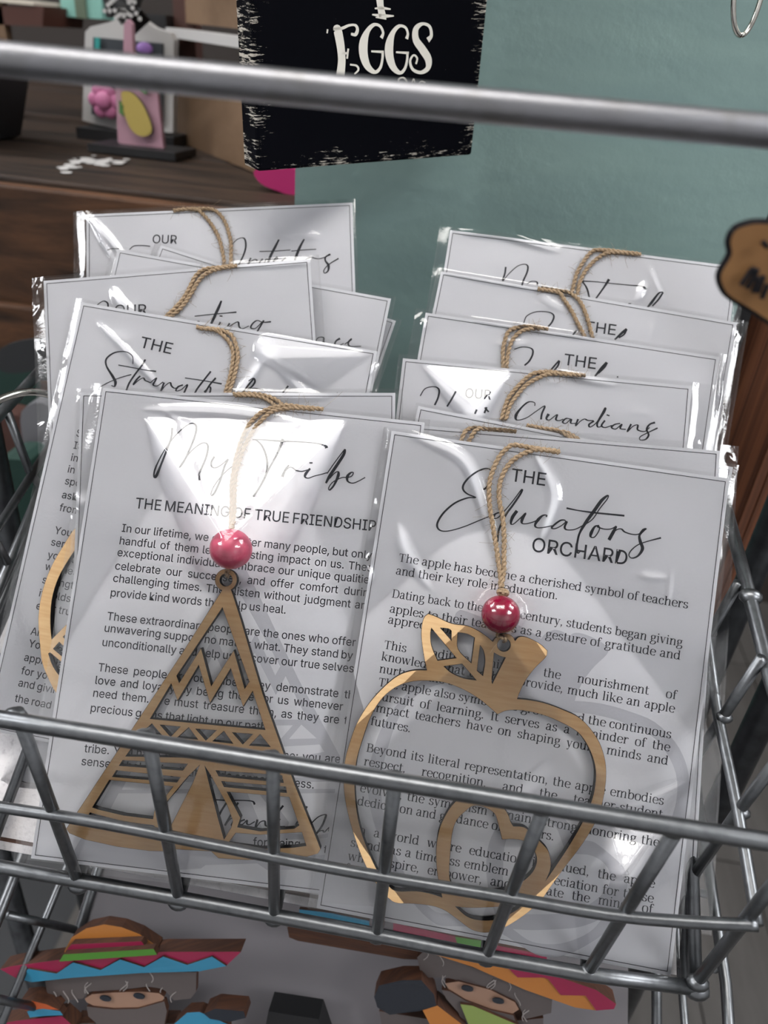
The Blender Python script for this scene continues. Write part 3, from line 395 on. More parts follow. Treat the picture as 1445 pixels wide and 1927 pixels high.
M['steel'] = princ('zinc_wire', (.175, .182, .19), .37, metal=1, noise=(260, (.13, .137, .143), .45, .75, (1, 1, 1)), bump=(700, .25, .0002))
M['steel_dark'] = princ('dull_rack_steel', (.085, .09, .095), .42, metal=1, noise=(120, (.045, .045, .05), .4, .8, (1, 1, 1)), bump=(300, .3, .0003))
M['steel_big'] = princ('grey_painted_tube', (.25, .25, .265), .42, metal=1, noise=(90, (.19, .185, .18), .52, .78, (1, 1, 1)), bump=(350, .2, .0003))
M['chrome'] = princ('bright_chrome', (.75, .72, .66), .14, metal=1)
M['teal'] = princ('mint_paint', (.200, .295, .278), .62, noise=(9, (.178, .266, .258), .4, .7, (1, 1, 6)), bump=(160, .5, .0009))
M['sign_black'] = distressed('worn_black_paint', (.0016, .0018, .0035), (.50, .46, .40))
M['sign_white'] = princ('cream_paint', (.78, .74, .66), .7)
M['shelfwood'] = wood('dark_reclaimed_wood', (.006, .004, .003), (.046, .026, .016), (6, 60, 60), 1., .6, .0015)
M['frontwood'] = wood('brown_reclaimed_wood', (.010, .005, .003), (.105, .046, .020), (5, 30, 30), 1., .6, .0015)
M['redwood'] = wood('red_stained_post', (.045, .016, .008), (.15, .055, .026), (260, 260, 2.2), 1., .55, .0006)
M['plypanel'] = wood('plywood_panel', (.115, .070, .040), (.175, .112, .068), (12, 4, 12), 1., .6, .0003)
M['liner'] = princ('white_liner_top', (.62, .60, .61), .8, noise=(500, (.42, .40, .42), .55, .8, (1, 1, 1)), bump=(700, .5, .0004))
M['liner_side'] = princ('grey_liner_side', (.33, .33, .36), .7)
M['lower_liner'] = princ('shaded_white_liner', (.13, .12, .128), .6)  # white board; the shade under the upper basket is put into this colour
M['black'] = princ('black', (.006, .006, .007), .5)
M['darkgrey'] = princ('dark_grey', (.014, .015, .017), .6)
M['white'] = princ('white_paint', (.42, .41, .40), .6)
M['pinkp'] = princ('pink_paint', (.36, .20, .25), .6)
M['yellow'] = princ('yellow_paint', (.38, .29, .07), .6)
M['green'] = princ('green_paint', (.06, .16, .035), .6)
M['flower'] = princ('flower_pink', (.42, .13, .25), .6)
M['violet'] = princ('violet_paint', (.28, .14, .42), .6)
M['chalk'] = princ('chalk_board', (.035, .042, .05), .7)
M['tealstripe'] = princ('teal_stripe', (.02, .26, .24), .6)
M['mint'] = princ('mint_box_paint', (.20, .42, .36), .6)
M['mintedge'] = princ('olive_strap', (.09, .12, .08), .6)
M['brownbox'] = princ('dark_brown_box', (.055, .015, .008), .6)
M['paper'] = princ('cream_paper', (.50, .45, .38), .8)
M['magenta'] = princ('magenta_cloth', (.42, .015, .13), .8)
M['edgebrown'] = princ('laser_brown_edge', (.045, .016, .008), .7, noise=(60, (.085, .03, .012), .4, .7, (1, 1, 20)))
M['g_orange'] = princ('orange_gloss', (.40, .15, .03), .35)
M['g_pink'] = princ('raspberry_gloss', (.24, .012, .05), .3)
M['g_blue'] = princ('blue_gloss', (.03, .19, .31), .3)
M['g_green'] = princ('green_gloss', (.06, .20, .02), .3)
M['g_hair'] = princ('taupe_gloss', (.085, .07, .068), .35)
M['g_face'] = princ('tan_gloss', (.27, .16, .11), .35)
M['g_black'] = princ('navy_black_gloss', (.012, .015, .022), .25)
M['g_redorange'] = princ('red_orange_gloss', (.45, .09, .025), .3)
M['g_line'] = princ('pale_stroke', (.30, .27, .26), .4)
M['g_lime'] = princ('lime_gloss', (.20, .26, .07), .35)
M['tagwood'] = birch('scorched_tag_wood', (.25, .13, .05), (.15, .07, .025), .5)
M['floor'] = wood('grey_floor_boards', (.060, .055, .051), (.088, .082, .077), (25, 2.2, 25), 1., .5, .0003)
M['wallpaint'] = princ('wall_paint', (.5, .5, .5), .8)
M['darkwall'] = princ('dark_brown_wall', (.022, .016, .013), .8)
M['frontwall'] = princ('pale_wall', (.62, .62, .63), .8)
M['ceil'] = princ('ceiling_paint', (.78, .78, .77), .9)
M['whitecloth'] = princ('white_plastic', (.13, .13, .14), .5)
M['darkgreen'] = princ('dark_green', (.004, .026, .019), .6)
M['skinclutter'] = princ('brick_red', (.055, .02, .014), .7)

# ------------------------------------------------------------------ mesh helpers
def link(name, me, parent=None, kind=None):
    o = bpy.data.objects.new(name, me); COL.objects.link(o)
    if parent: o.parent = parent
    if kind: o['kind'] = kind
    return o
def mesh(name, V, F, mats, parent=None, kind=None, smooth=False, idx=None):
    me = bpy.data.meshes.new(name); me.from_pydata([tuple(v) for v in V], [], [tuple(f) for f in F])
    for m in (mats if isinstance(mats, (list, tuple)) else [mats]): me.materials.append(m)
    if idx is not None: me.polygons.foreach_set('material_index', idx)
    if smooth: me.polygons.foreach_set('use_smooth', [True] * len(F))
    me.update(); return link(name, me, parent, kind)
def empty(name, label, cat, loc=(0, 0, 0), group=None, mat=None):
    o = bpy.data.objects.new(name, None); COL.objects.link(o); o.empty_display_size = .01
    if mat is not None: o.matrix_world = mat
    else: o.location = loc
    o['label'] = label; o['category'] = cat
    if group: o['group'] = group
    bpy.context.view_layer.update()
    return o
def tag(o, label, cat, group=None):
    o['label'] = label; o['category'] = cat
    if group: o['group'] = group
    return o
def catmull(P, n=6, closed=False):
    P = [np.array(p, float) for p in P]; out = []; N = len(P)
    if N < 3 and not closed: 
        return [P[0] + (P[-1] - P[0]) * t for t in np.linspace(0, 1, n)]
    rngi = range(N if closed else N - 1)
    for i in rngi:
        p0 = P[(i - 1) % N] if (closed or i > 0) else 2 * P[0] - P[1]
        p1 = P[i]; p2 = P[(i + 1) % N]
        p3 = P[(i + 2) % N] if (closed or i + 2 < N) else 2 * P[-1] - P[-2]
        for k in range(n):
            t = k / n
            out.append(.5 * ((2 * p1) + (p2 - p0) * t + (2 * p0 - 5 * p1 + 4 * p2 - p3) * t * t + (3 * p1 - p0 - 3 * p2 + p3) * t ** 3))
    if not closed: out.append(P[-1])
    return out
def smooth_corners(P, n=4, ang=48):
    """closed outline: Catmull-Rom through gentle points, sharp corners kept"""
    P = [np.array(p[:2], float) for p in P]; N = len(P); sharp = []
    for i in range(N):
        a = P[i] - P[i - 1]; b = P[(i + 1) % N] - P[i]
        c = np.dot(a, b) / (np.linalg.norm(a) * np.linalg.norm(b) + 1e-9)
        sharp.append(math.degrees(math.acos(max(-1, min(1, c)))) > ang)
    out = []
    for i in range(N):
        p1 = P[i]; p2 = P[(i + 1) % N]
        p0 = P[i - 1] if not sharp[i] else 2 * p1 - p2
        p3 = P[(i + 2) % N] if not sharp[(i + 1) % N] else 2 * p2 - p1
        for k in range(n):
            t = k / n
            out.append(.5 * ((2 * p1) + (p2 - p0) * t + (2 * p0 - 5 * p1 + 4 * p2 - p3) * t * t + (3 * p1 - p0 - 3 * p2 + p3) * t ** 3))
    return out
def tube_geo(P, r, sides=10, caps=True):
    P = np.array(P, float); N = len(P); r = np.full(N, r) if np.isscalar(r) else np.array(r)
    T = np.gradient(P, axis=0); T /= np.linalg.norm(T, axis=1)[:, None] + 1e-12
    up = np.array([0, 0, 1.]) if abs(T[0][2]) < .9 else np.array([1., 0, 0])
    a = np.cross(T[0], up); a /= np.linalg.norm(a); V = []
    for i in range(N):
        a = a - T[i] * (a @ T[i]); a /= np.linalg.norm(a) + 1e-12; b = np.cross(T[i], a)
        for k in range(sides):
            th = 2 * math.pi * k / sides; V.append(P[i] + r[i] * (math.cos(th) * a + math.sin(th) * b))
    F = [(i * sides + k, i * sides + (k + 1) % sides, (i + 1) * sides + (k + 1) % sides, (i + 1) * sides + k) for i in range(N - 1) for k in range(sides)]
    if caps: F += [tuple(range(sides - 1, -1, -1)), tuple((N - 1) * sides + k for k in range(sides))]
    return V, F
def tube(name, P, r, mat, parent=None, sides=12, kind=None):
    V, F = tube_geo(P, r, sides); return mesh(name, V, F, mat, parent, kind, smooth=True)
class MB:
    def __init__(s): s.V = []; s.F = []; s.I = []
    def add(s, V, F, i=0):
        n = len(s.V); s.V += [tuple(v) for v in V]; s.F += [tuple(n + k for k in f) for f in F]; s.I += [i] * len(F)
    def build(s, name, mats, parent=None, kind=None, smooth=False): return mesh(name, s.V, s.F, mats, parent, kind, smooth, s.I)
def box_geo(x0, x1, y0, y1, z0, z1):
    V = [(x, y, z) for z in (z0, z1) for y in (y0, y1) for x in (x0, x1)]
    return V, [(0, 2, 3, 1), (4, 5, 7, 6), (0, 1, 5, 4), (2, 6, 7, 3), (0, 4, 6, 2), (1, 3, 7, 5)]
def box(name, x0, x1, y0, y1, z0, z1, mat, parent=None, bevel=0):
    V, F = box_geo(x0, x1, y0, y1, z0, z1); o = mesh(name, V, F, mat, parent)
    if bevel:
        b = o.modifiers.new('bevel', 'BEVEL'); b.width = bevel; b.segments = 2
    return o
def sphere(name, c, r, mat, parent=None, sx=1, sy=1, sz=1, seg=24):
    bm = bmesh.new(); bmesh.ops.create_uvsphere(bm, u_segments=seg, v_segments=seg // 2, radius=1)
    me = bpy.data.meshes.new(name)
    for v in bm.verts: v.co = Vector((c[0] + v.co.x * r * sx, c[1] + v.co.y * r * sy, c[2] + v.co.z * r * sz))
    bm.to_mesh(me); bm.free(); me.materials.append(mat); me.polygons.foreach_set('use_smooth', [True] * len(me.polygons)); 
    return link(name, me, parent)
def prism(name, P3, n, t, mats, parent=None, split=True):
    """polygon of 3D points (front face) pushed back by t along -n; front = material 0, sides/back = material 1"""
    n = np.array(n, float); n /= np.linalg.norm(n); P = [np.array(p, float) for p in P3]; N = len(P)
    area = sum(np.cross(P[i] - P[0], P[(i + 1) % N] - P[0]) @ n for i in range(N))
    if area < 0: P = P[::-1]
    V = P + [p - n * t for p in P]
    F = [tuple(range(N)), tuple(range(2 * N - 1, N - 1, -1))] + [(i, N + i, N + (i + 1) % N, (i + 1) % N) for i in range(N)]
    mats = mats if isinstance(mats, (list, tuple)) else [mats, mats]
    return mesh(name, V, F, mats, parent, idx=[0, 1] + [1] * N)
def curve_shape(name, outlines, z0, z1, mats, parent=None, burn=True, offset=0):
    """filled 2D curve with holes, extruded between z0 and z1 (metres, local)"""
    cu = bpy.data.curves.new('c', 'CURVE'); cu.dimensions = '2D'; cu.fill_mode = 'BOTH'; cu.extrude = max((z1 - z0) / 2, 0); cu.offset = offset
    for ol in outlines:
        sp = cu.splines.new('POLY'); sp.points.add(len(ol) - 1); sp.use_cyclic_u = True
        for q, p in zip(sp.points, ol): q.co = (p[0] * MM, p[1] * MM, 0, 1)
    ob = bpy.data.objects.new('c', cu); me = bpy.data.meshes.new_from_object(ob)
    bpy.data.objects.remove(ob); me.name = name
    zc = (z0 + z1) / 2
    for v in me.vertices: v.co.z += zc
    me.materials.clear()
    for m in (mats if isinstance(mats, (list, tuple)) else [mats]): me.materials.append(m)
    if burn and z1 > z0:
        me.polygons.foreach_set('material_index', [0 if abs(p.normal.z) > .7 else 1 for p in me.polygons])
    return link(name, me, parent)

# ------------------------------------------------------------------ the room
def structure(o): o['kind'] = 'structure'; return o
fl = structure(box('floor', -3.6, 3.6, -1.7, 1.9, -.05, -.004, M['darkgrey']))
pv, pf = box_geo(-.0735, .0735, -.6, .6, -.004, .004)
pm = bpy.data.meshes.new('plank'); pm.from_pydata(pv, [], pf); pm.materials.append(M['floor'])
for i in range(14):
    for j in range(3):
        o = link('plank', pm, fl); o.location = (-.45 + i * .15, -.2 + j * 1.204 - (i % 2) * .6, 0)
structure(box('ceiling', -3.6, 3.6, -1.7, 1.9, 2.7, 2.75, M['ceil']))
structure(box('wall_back', -3.6, 3.6, 1.9, 1.95, 0, 2.7, M['darkwall']))
structure(box('wall_left', -3.65, -3.6, -1.7, 1.9, 0, 2.7, M['wallpaint']))
structure(box('wall_right', 3.6, 3.65, -1.7, 1.9, 0, 2.7, M['wallpaint']))
structure(box('wall_front_bounce', -3.6, 3.6, -1.75, -1.7, 0, 2.7, M['frontwall']))  # unseen wall, set close behind the camera and kept pale to bounce light
M['lamp'] = emit('lamp_diffuser', (1.0, .97, .93), LAMP_POWER); M['lamp_fill'] = emit('fill_lamp_diffuser', (.97, .98, 1.0), FILL_POWER)
for i, (x, y, lx, ly) in enumerate(LAMPS):
    e = empty('ceiling_light', 'rectangular ceiling light ' + ['above the baskets', 'added as fill at the left, beside the camera', 'added as fill at the left, over the shelf', 'added as fill at the right, beside the camera', 'added as fill at the right, over the post'][i], 'light', (x, y, 2.7))
    box('lamp_frame', -lx / 2 - .03, lx / 2 + .03, -ly / 2 - .03, ly / 2 + .03, -.02, -.0, M['white'], e)
    box('diffuser', -lx / 2, lx / 2, -ly / 2, ly / 2, -.03, -.02, M['lamp'] if i == 0 else M['lamp_fill'], e)

# ------------------------------------------------------------------ printed lettering
FONT = None
try:
    FONT = bpy.data.fonts.load(os.path.join(bpy.utils.system_resource('DATAFILES'), 'fonts', 'Inter.woff2'))
except Exception: FONT = None
_wc = {}
def font_word(t):
    if t in _wc: return _wc[t]
    cu = bpy.data.curves.new('t', 'FONT'); cu.body = t; cu.size = 1; cu.offset = .004; cu.resolution_u = 3
    if FONT: cu.font = FONT
    ob = bpy.data.objects.new('t', cu); me = bpy.data.meshes.new_from_object(ob); bpy.data.objects.remove(ob)
    V = np.array([v.co[:2] for v in me.vertices]) if len(me.vertices) else np.zeros((0, 2))
    F = [tuple(p.vertices) for p in me.polygons]
    if len(V): x0 = V[:, 0].min(); V[:, 0] -= x0
    wd = V[:, 0].max() if len(V) else 0
    _wc[t] = (V, F, wd); return _wc[t]
CAPF = font_word('H')[0][:, 1].max()
# a hand drawn book serif: strokes in em units (x-height .53, capitals .71)
def S_(x, y0, y1, w=.098): return ('r', x - w / 2, x + w / 2, y0, y1)
def B_(x, y, l=.10, r=.10, h=.04): return ('r', x - l, x + r, y - (h if y > .1 else 0), y + (0 if y > .1 else h))
def C_(*p): return ('c', p)
XH = .53
SER = {
 'i': (.30, [S_(.15, 0, XH), B_(.15, 0), B_(.13, XH, .09, .04), ('d', .15, .69, .058)]),
 'l': (.30, [S_(.15, 0, .76), B_(.15, 0), B_(.13, .76, .09, .04)]),
 'n': (.64, [S_(.15, 0, XH), B_(.15, 0), B_(.13, XH, .09, .04), C_((.19, .40), (.27, .50), (.36, .52), (.45, .48), (.48, .38), (.48, .0)), B_(.48, 0)]),
 'm': (.95, [S_(.15, 0, XH), B_(.15, 0), B_(.13, XH, .09, .04), C_((.19, .40), (.26, .50), (.34, .52), (.42, .48), (.45, .38), (.45, 0)), B_(.45, 0, .09, .09), C_((.49, .40), (.56, .50), (.65, .52), (.74, .48), (.77, .38), (.77, 0)), B_(.77, 0)]),
 'u': (.64, [C_((.15, XH), (.15, .16), (.19, .05), (.28, .01), (.37, .04), (.45, .13)), B_(.13, XH, .09, .04), S_(.48, 0, XH), B_(.46, XH, .08, .04), B_(.50, 0, .0, .09)]),
 'h': (.64, [S_(.15, 0, .76), B_(.15, 0), B_(.13, .76, .09, .04), C_((.19, .40), (.27, .50), (.36, .52), (.45, .48), (.48, .38), (.48, .0)), B_(.48, 0)]),
 'r': (.46, [S_(.15, 0, XH), B_(.15, 0), B_(.13, XH, .09, .04), C_((.19, .36), (.25, .47), (.33, .51), (.41, .50)), ('d', .40, .455, .05)]),
 'o': (.58, [C_((.29, .52), (.14, .47), (.09, .265), (.14, .06), (.29, .01), (.44, .06), (.49, .265), (.44, .47), (.29, .52))]),
 'e': (.54, [C_((.11, .29), (.46, .29), (.44, .44), (.29, .515), (.15, .46), (.09, .265), (.15, .07), (.29, .01), (.40, .03), (.46, .10))]),
 'c': (.50, [C_((.43, .42), (.37, .50), (.27, .515), (.14, .45), (.09, .265), (.14, .07), (.27, .01), (.38, .04), (.44, .11)), ('d', .405, .41, .05)]),
 'a': (.56, [C_((.12, .43), (.20, .51), (.29, .515), (.38, .46), (.395, .36), (.395, .09), (.44, .02), (.52, .04)), C_((.395, .31), (.22, .27), (.11, .20), (.11, .07), (.22, .01), (.33, .06), (.40, .13)), ('d', .135, .42, .045)]),
 'd': (.63, [S_(.46, 0, .76), B_(.44, .76, .09, .04), B_(.49, 0, .0, .09), C_((.43, .42), (.34, .51), (.24, .51), (.12, .44), (.08, .26), (.13, .07), (.25, .01), (.36, .05), (.43, .13))]),
 'b': (.61, [S_(.14, .02, .76), B_(.12, .76, .09, .04), C_((.18, .42), (.27, .51), (.37, .51), (.48, .44), (.52, .27), (.47, .08), (.34, .01), (.23, .03), (.15, .08))]),
 'p': (.62, [S_(.14, -.23, XH), B_(.14, -.19), B_(.12, XH, .09, .04), C_((.18, .42), (.27, .51), (.37, .51), (.49, .44), (.53, .27), (.48, .08), (.35, .01), (.25, .03), (.17, .09))]),
 'q': (.61, [S_(.46, -.23, XH), B_(.46, -.19), C_((.43, .42), (.34, .51), (.24, .51), (.12, .44), (.08, .26), (.13, .07), (.25, .01), (.36, .05), (.43, .13))]),
 'g': (.57, [C_((.27, .52), (.15, .48), (.12, .37), (.16, .26), (.27, .22), (.38, .26), (.42, .37), (.39, .48), (.27, .52)), C_((.37, .48), (.45, .50), (.53, .50)), C_((.18, .25), (.13, .15), (.20, .09), (.38, .07), (.49, .02), (.49, -.10), (.40, -.19), (.25, -.22), (.12, -.19), (.07, -.10), (.12, -.02), (.22, .06))]),
 's': (.47, [C_((.38, .40), (.34, .49), (.24, .515), (.13, .47), (.11, .38), (.18, .30), (.33, .23), (.39, .14), (.34, .04), (.23, .01), (.12, .04), (.08, .14))]),
 't': (.38, [C_((.17, .67), (.16, .56), (.16, .13), (.20, .03), (.28, .01), (.36, .05)), ('r', .05, .35, .49, .53)]),
 'f': (.37, [C_((.17, 0), (.17, .58), (.21, .71), (.30, .755), (.39, .72)), B_(.17, 0), ('r', .05, .35, .49, .53), ('d', .375, .69, .045)]),
 'k': (.61, [S_(.14, 0, .76), B_(.14, 0), B_(.12, .76, .09, .04), ('l', .18, .22, .43, .50, .035), ('l', .27, .30, .49, .02, .10), B_(.44, XH, .09, .09), B_(.50, 0, .08, .08)]),
 'v': (.56, [('l', .11, .51, .28, .01, .10), ('l', .28, .01, .44, .51, .045), B_(.11, XH, .09, .09), B_(.44, XH, .08, .08)]),
 'w': (.84, [('l', .11, .51, .25, .01, .10), ('l', .25, .01, .40, .51, .045), ('l', .40, .51, .56, .01, .10), ('l', .56, .01, .71, .51, .045), B_(.11, XH, .09, .09), B_(.40, XH, .08, .08), B_(.72, XH, .08, .08)]),
 'y': (.56, [('l', .11, .51, .28, .03, .10), ('l', .44, .51, .22, -.17, .045), ('d', .14, -.17, .055), ('l', .22, -.17, .13, -.20, .04), B_(.11, XH, .09, .09), B_(.44, XH, .08, .08)]),
 'z': (.50, [('r', .07, .43, .48, .53), ('r', .07, .44, 0, .05), ('l', .38, .49, .11, .03, .09), ('r', .07, .11, .40, .53), ('r', .40, .44, 0, .13)]),
 'x': (.56, [('l', .11, .51, .44, .02, .10), ('l', .43, .51, .12, .02, .045), B_(.11, XH), B_(.44, XH), B_(.12, 0), B_(.44, 0)]),
 'j': (.30, [S_(.15, -.1, XH), B_(.13, XH, .09, .04), C_((.15, -.1), (.12, -.2), (.03, -.22)), ('d', .15, .69, .058)]),
 'T': (.66, [S_(.33, 0, .71), B_(.33, 0, .12, .12), ('r', .05, .61, .665, .71), ('r', .05, .09, .53, .71), ('r', .57, .61, .53, .71)]),
 'D': (.74, [S_(.16, 0, .71), B_(.14, 0, .11, .04), B_(.14, .71, .11, .04), C_((.16, .69), (.38, .69), (.56, .62), (.65, .36), (.57, .10), (.40, .02), (.16, .02))]),
 'I': (.36, [S_(.18, 0, .71), B_(.18, 0, .12, .12), B_(.18, .71, .12, .12)]),
 'B': (.66, [S_(.16, 0, .71), B_(.14, 0, .11, .04), B_(.14, .71, .11, .04), C_((.16, .69), (.36, .69), (.48, .65), (.51, .53), (.46, .41), (.36, .375), (.18, .375)), C_((.36, .375), (.52, .34), (.57, .20), (.51, .06), (.38, .02), (.16, .02))]),
 'W': (1.02, [('l', .13, .70, .32, .01, .10), ('l', .32, .01, .50, .68, .045), ('l', .50, .68, .70, .01, .10), ('l', .70, .01, .89, .70, .045), B_(.13, .71), B_(.50, .71), B_(.89, .71)]),
 '.': (.26, [('d', .12, .05, .062)]), ',': (.26, [('d', .12, .05, .062), ('l', .15, .04, .08, -.13, .045)]), '-': (.36, [('r', .05, .31, .22, .28)]),
}
def ribbon(P, wf):
    P = np.array(P)[:, :2]; T = np.gradient(P, axis=0); T /= np.linalg.norm(T, axis=1)[:, None] + 1e-9
    Nn = np.stack([-T[:, 1], T[:, 0]], 1); W = np.array([wf(i, T[i]) for i in range(len(P))])[:, None] / 2
    V = np.concatenate([P + Nn * W, P - Nn * W]); n = len(P)
    return V, [(i, i + 1, n + i + 1, n + i) for i in range(n - 1)]
def glyph_serif(ch):
    adv, prims = SER.get(ch, (.3, [])); V = []; F = []
    def add(v, f):
        n = len(V); V.extend([tuple(a) for a in v]); F.extend([tuple(n + k for k in q) for q in f])
    for p in prims:
        if p[0] == 'r': add([(p[1], p[3]), (p[2], p[3]), (p[2], p[4]), (p[1], p[4])], [(0, 1, 2, 3)])
        elif p[0] == 'd': add([(p[1] + p[3] * math.cos(a), p[2] + p[3] * math.sin(a)) for a in np.linspace(0, 2 * math.pi, 9)[:-1]], [tuple(range(8))])
        elif p[0] == 'l':
            d = np.array([p[3] - p[1], p[4] - p[2]]); hx = p[5] / 2 * math.hypot(*d) / abs(d[1]) if abs(d[1]) > abs(d[0]) * .6 else 0
            hy = 0 if hx else p[5] / 2
            add([(p[1] - hx, p[2] - hy), (p[1] + hx, p[2] + hy), (p[3] + hx, p[4] + hy), (p[3] - hx, p[4] - hy)], [(0, 1, 2, 3)])
        else:
            Q = catmull(p[1], 4); v, f = ribbon(Q, lambda i, t: .040 + .062 * abs(t[1]) ** 1.6); add(v, f)
    return adv, V, F
def serif_word(t):
    k = '\\s' + t
    if k in _wc: return _wc[k]
    x = 0; V = []; F = []
    for ch in t:
        adv, v, f = glyph_serif(ch); n = len(V)
        V += [(a + x, b) for a, b in v]; F += [tuple(n + k for k in q) for q in f]; x += adv * .96
    _wc[k] = (np.array(V), F, x); return _wc[k]
def typeset(mb, kind, cap, segs, z):
    for t, a, b in segs:
        words = t.split(' '); W = [serif_word(w_) if kind == 'serif' else font_word(w_) for w_ in words]
        s = cap / (.71 if kind == 'serif' else CAPF); sp0 = (.26 if kind == 'serif' else .20) * s
        xs = 1.0 if kind == 'serif' else .97
        a2 = np.array(a[:2])
        if b is None: d = np.array([1., 0]); gap = sp0 * 1.1
        else:
            d = np.array(b[:2]) - a2; L = np.linalg.norm(d); d = d / L; tot = sum(w_[2] for w_ in W) * s * xs
            if len(W) == 1: xs *= L / tot; gap = 0
            else:
                gap = (L - tot) / (len(W) - 1)
                if gap < sp0: f = (L - sp0 * (len(W) - 1)) / tot; xs *= f; gap = sp0
        nrm = np.array([-d[1], d[0]]); x = 0
        for V, F, wd in W:
            if len(V):
                Q = a2 + (V[:, :1] * s * xs + x) * d + V[:, 1:2] * s * nrm
                mb.add([(q[0] * MM, q[1] * MM, z) for q in Q], F)
            x += wd * s * xs + gap
def pen(mb, strokes, z, base=.50):
    for st in strokes:
        w = [p[2] if len(p) > 2 else 0 for p in st]; n = 5
        Q = catmull([p[:2] for p in st], n)
        ww = np.interp(np.linspace(0, len(st) - 1, len(Q)), range(len(st)), w)
        def wf(i, t):
            down = max(0, -t[1]); v = base * (.8 + .75 * down)
            return v * (1 + .30 * ww[i])
        V, F = ribbon(Q, wf); mb.add([(v[0] * MM, v[1] * MM, z) for v in V], F)

# ------------------------------------------------------------------ clear sleeves
def vnoise(X, Y, s, seed):
    r = np.random.default_rng(seed); G = r.random((64, 64))
    x = X / s + 17.3; y = Y / s + 9.1; xi = np.floor(x).astype(int); yi = np.floor(y).astype(int); fx = x - xi; fy = y - yi
    fx = fx * fx * (3 - 2 * fx); fy = fy * fy * (3 - 2 * fy); g = lambda a, b: G[a % 64, b % 64]
    return (g(xi, yi) * (1 - fx) + g(xi + 1, yi) * fx) * (1 - fy) + (g(xi, yi + 1) * (1 - fx) + g(xi + 1, yi + 1) * fx) * fy - .5
def tri_feature(X, Y, T, fall):
    (x0, y0, h0), (x1, y1, h1), (x2, y2, h2) = T
    det = (y1 - y2) * (x0 - x2) + (x2 - x1) * (y0 - y2)
    a = ((y1 - y2) * (X - x2) + (x2 - x1) * (Y - y2)) / det; b = ((y2 - y0) * (X - x2) + (x0 - x2) * (Y - y2)) / det; c = 1 - a - b
    inside = (a >= 0) & (b >= 0) & (c >= 0); best = np.where(inside, a * h0 + b * h1 + c * h2, -9.)
    for (xa, ya, ha), (xb, yb, hb) in ((T[0], T[1]), (T[1], T[2]), (T[2], T[0])):
        L2 = (xb - xa) ** 2 + (yb - ya) ** 2; t = np.clip(((X - xa) * (xb - xa) + (Y - ya) * (yb - ya)) / L2, 0, 1)
        d = np.hypot(X - xa - t * (xb - xa), Y - ya - t * (yb - ya)); best = np.maximum(best, np.where(inside, -9, ha + t * (hb - ha) - fall * d))
    return best
def ridge(X, Y, P, H, wd, add):
    out = np.zeros_like(X)
    Q = catmull(P, 6); n = len(Q)
    for i in range(n - 1):
        (xa, ya), (xb, yb) = Q[i][:2], Q[i + 1][:2]; L2 = (xb - xa) ** 2 + (yb - ya) ** 2 + 1e-9
        t = np.clip(((X - xa) * (xb - xa) + (Y - ya) * (yb - ya)) / L2, 0, 1); u = (i + t) / (n - 1)
        env = np.sin(np.pi * np.clip(u, 0.02, .98)) ** .5
        d = np.hypot(X - xa - t * (xb - xa), Y - ya - t * (yb - ya)); out = np.maximum(out, env * H * (.5 + .5 * np.cos(np.pi * np.clip(d / (wd * (.3 + .7 * env)), 0, 1))))
    return out
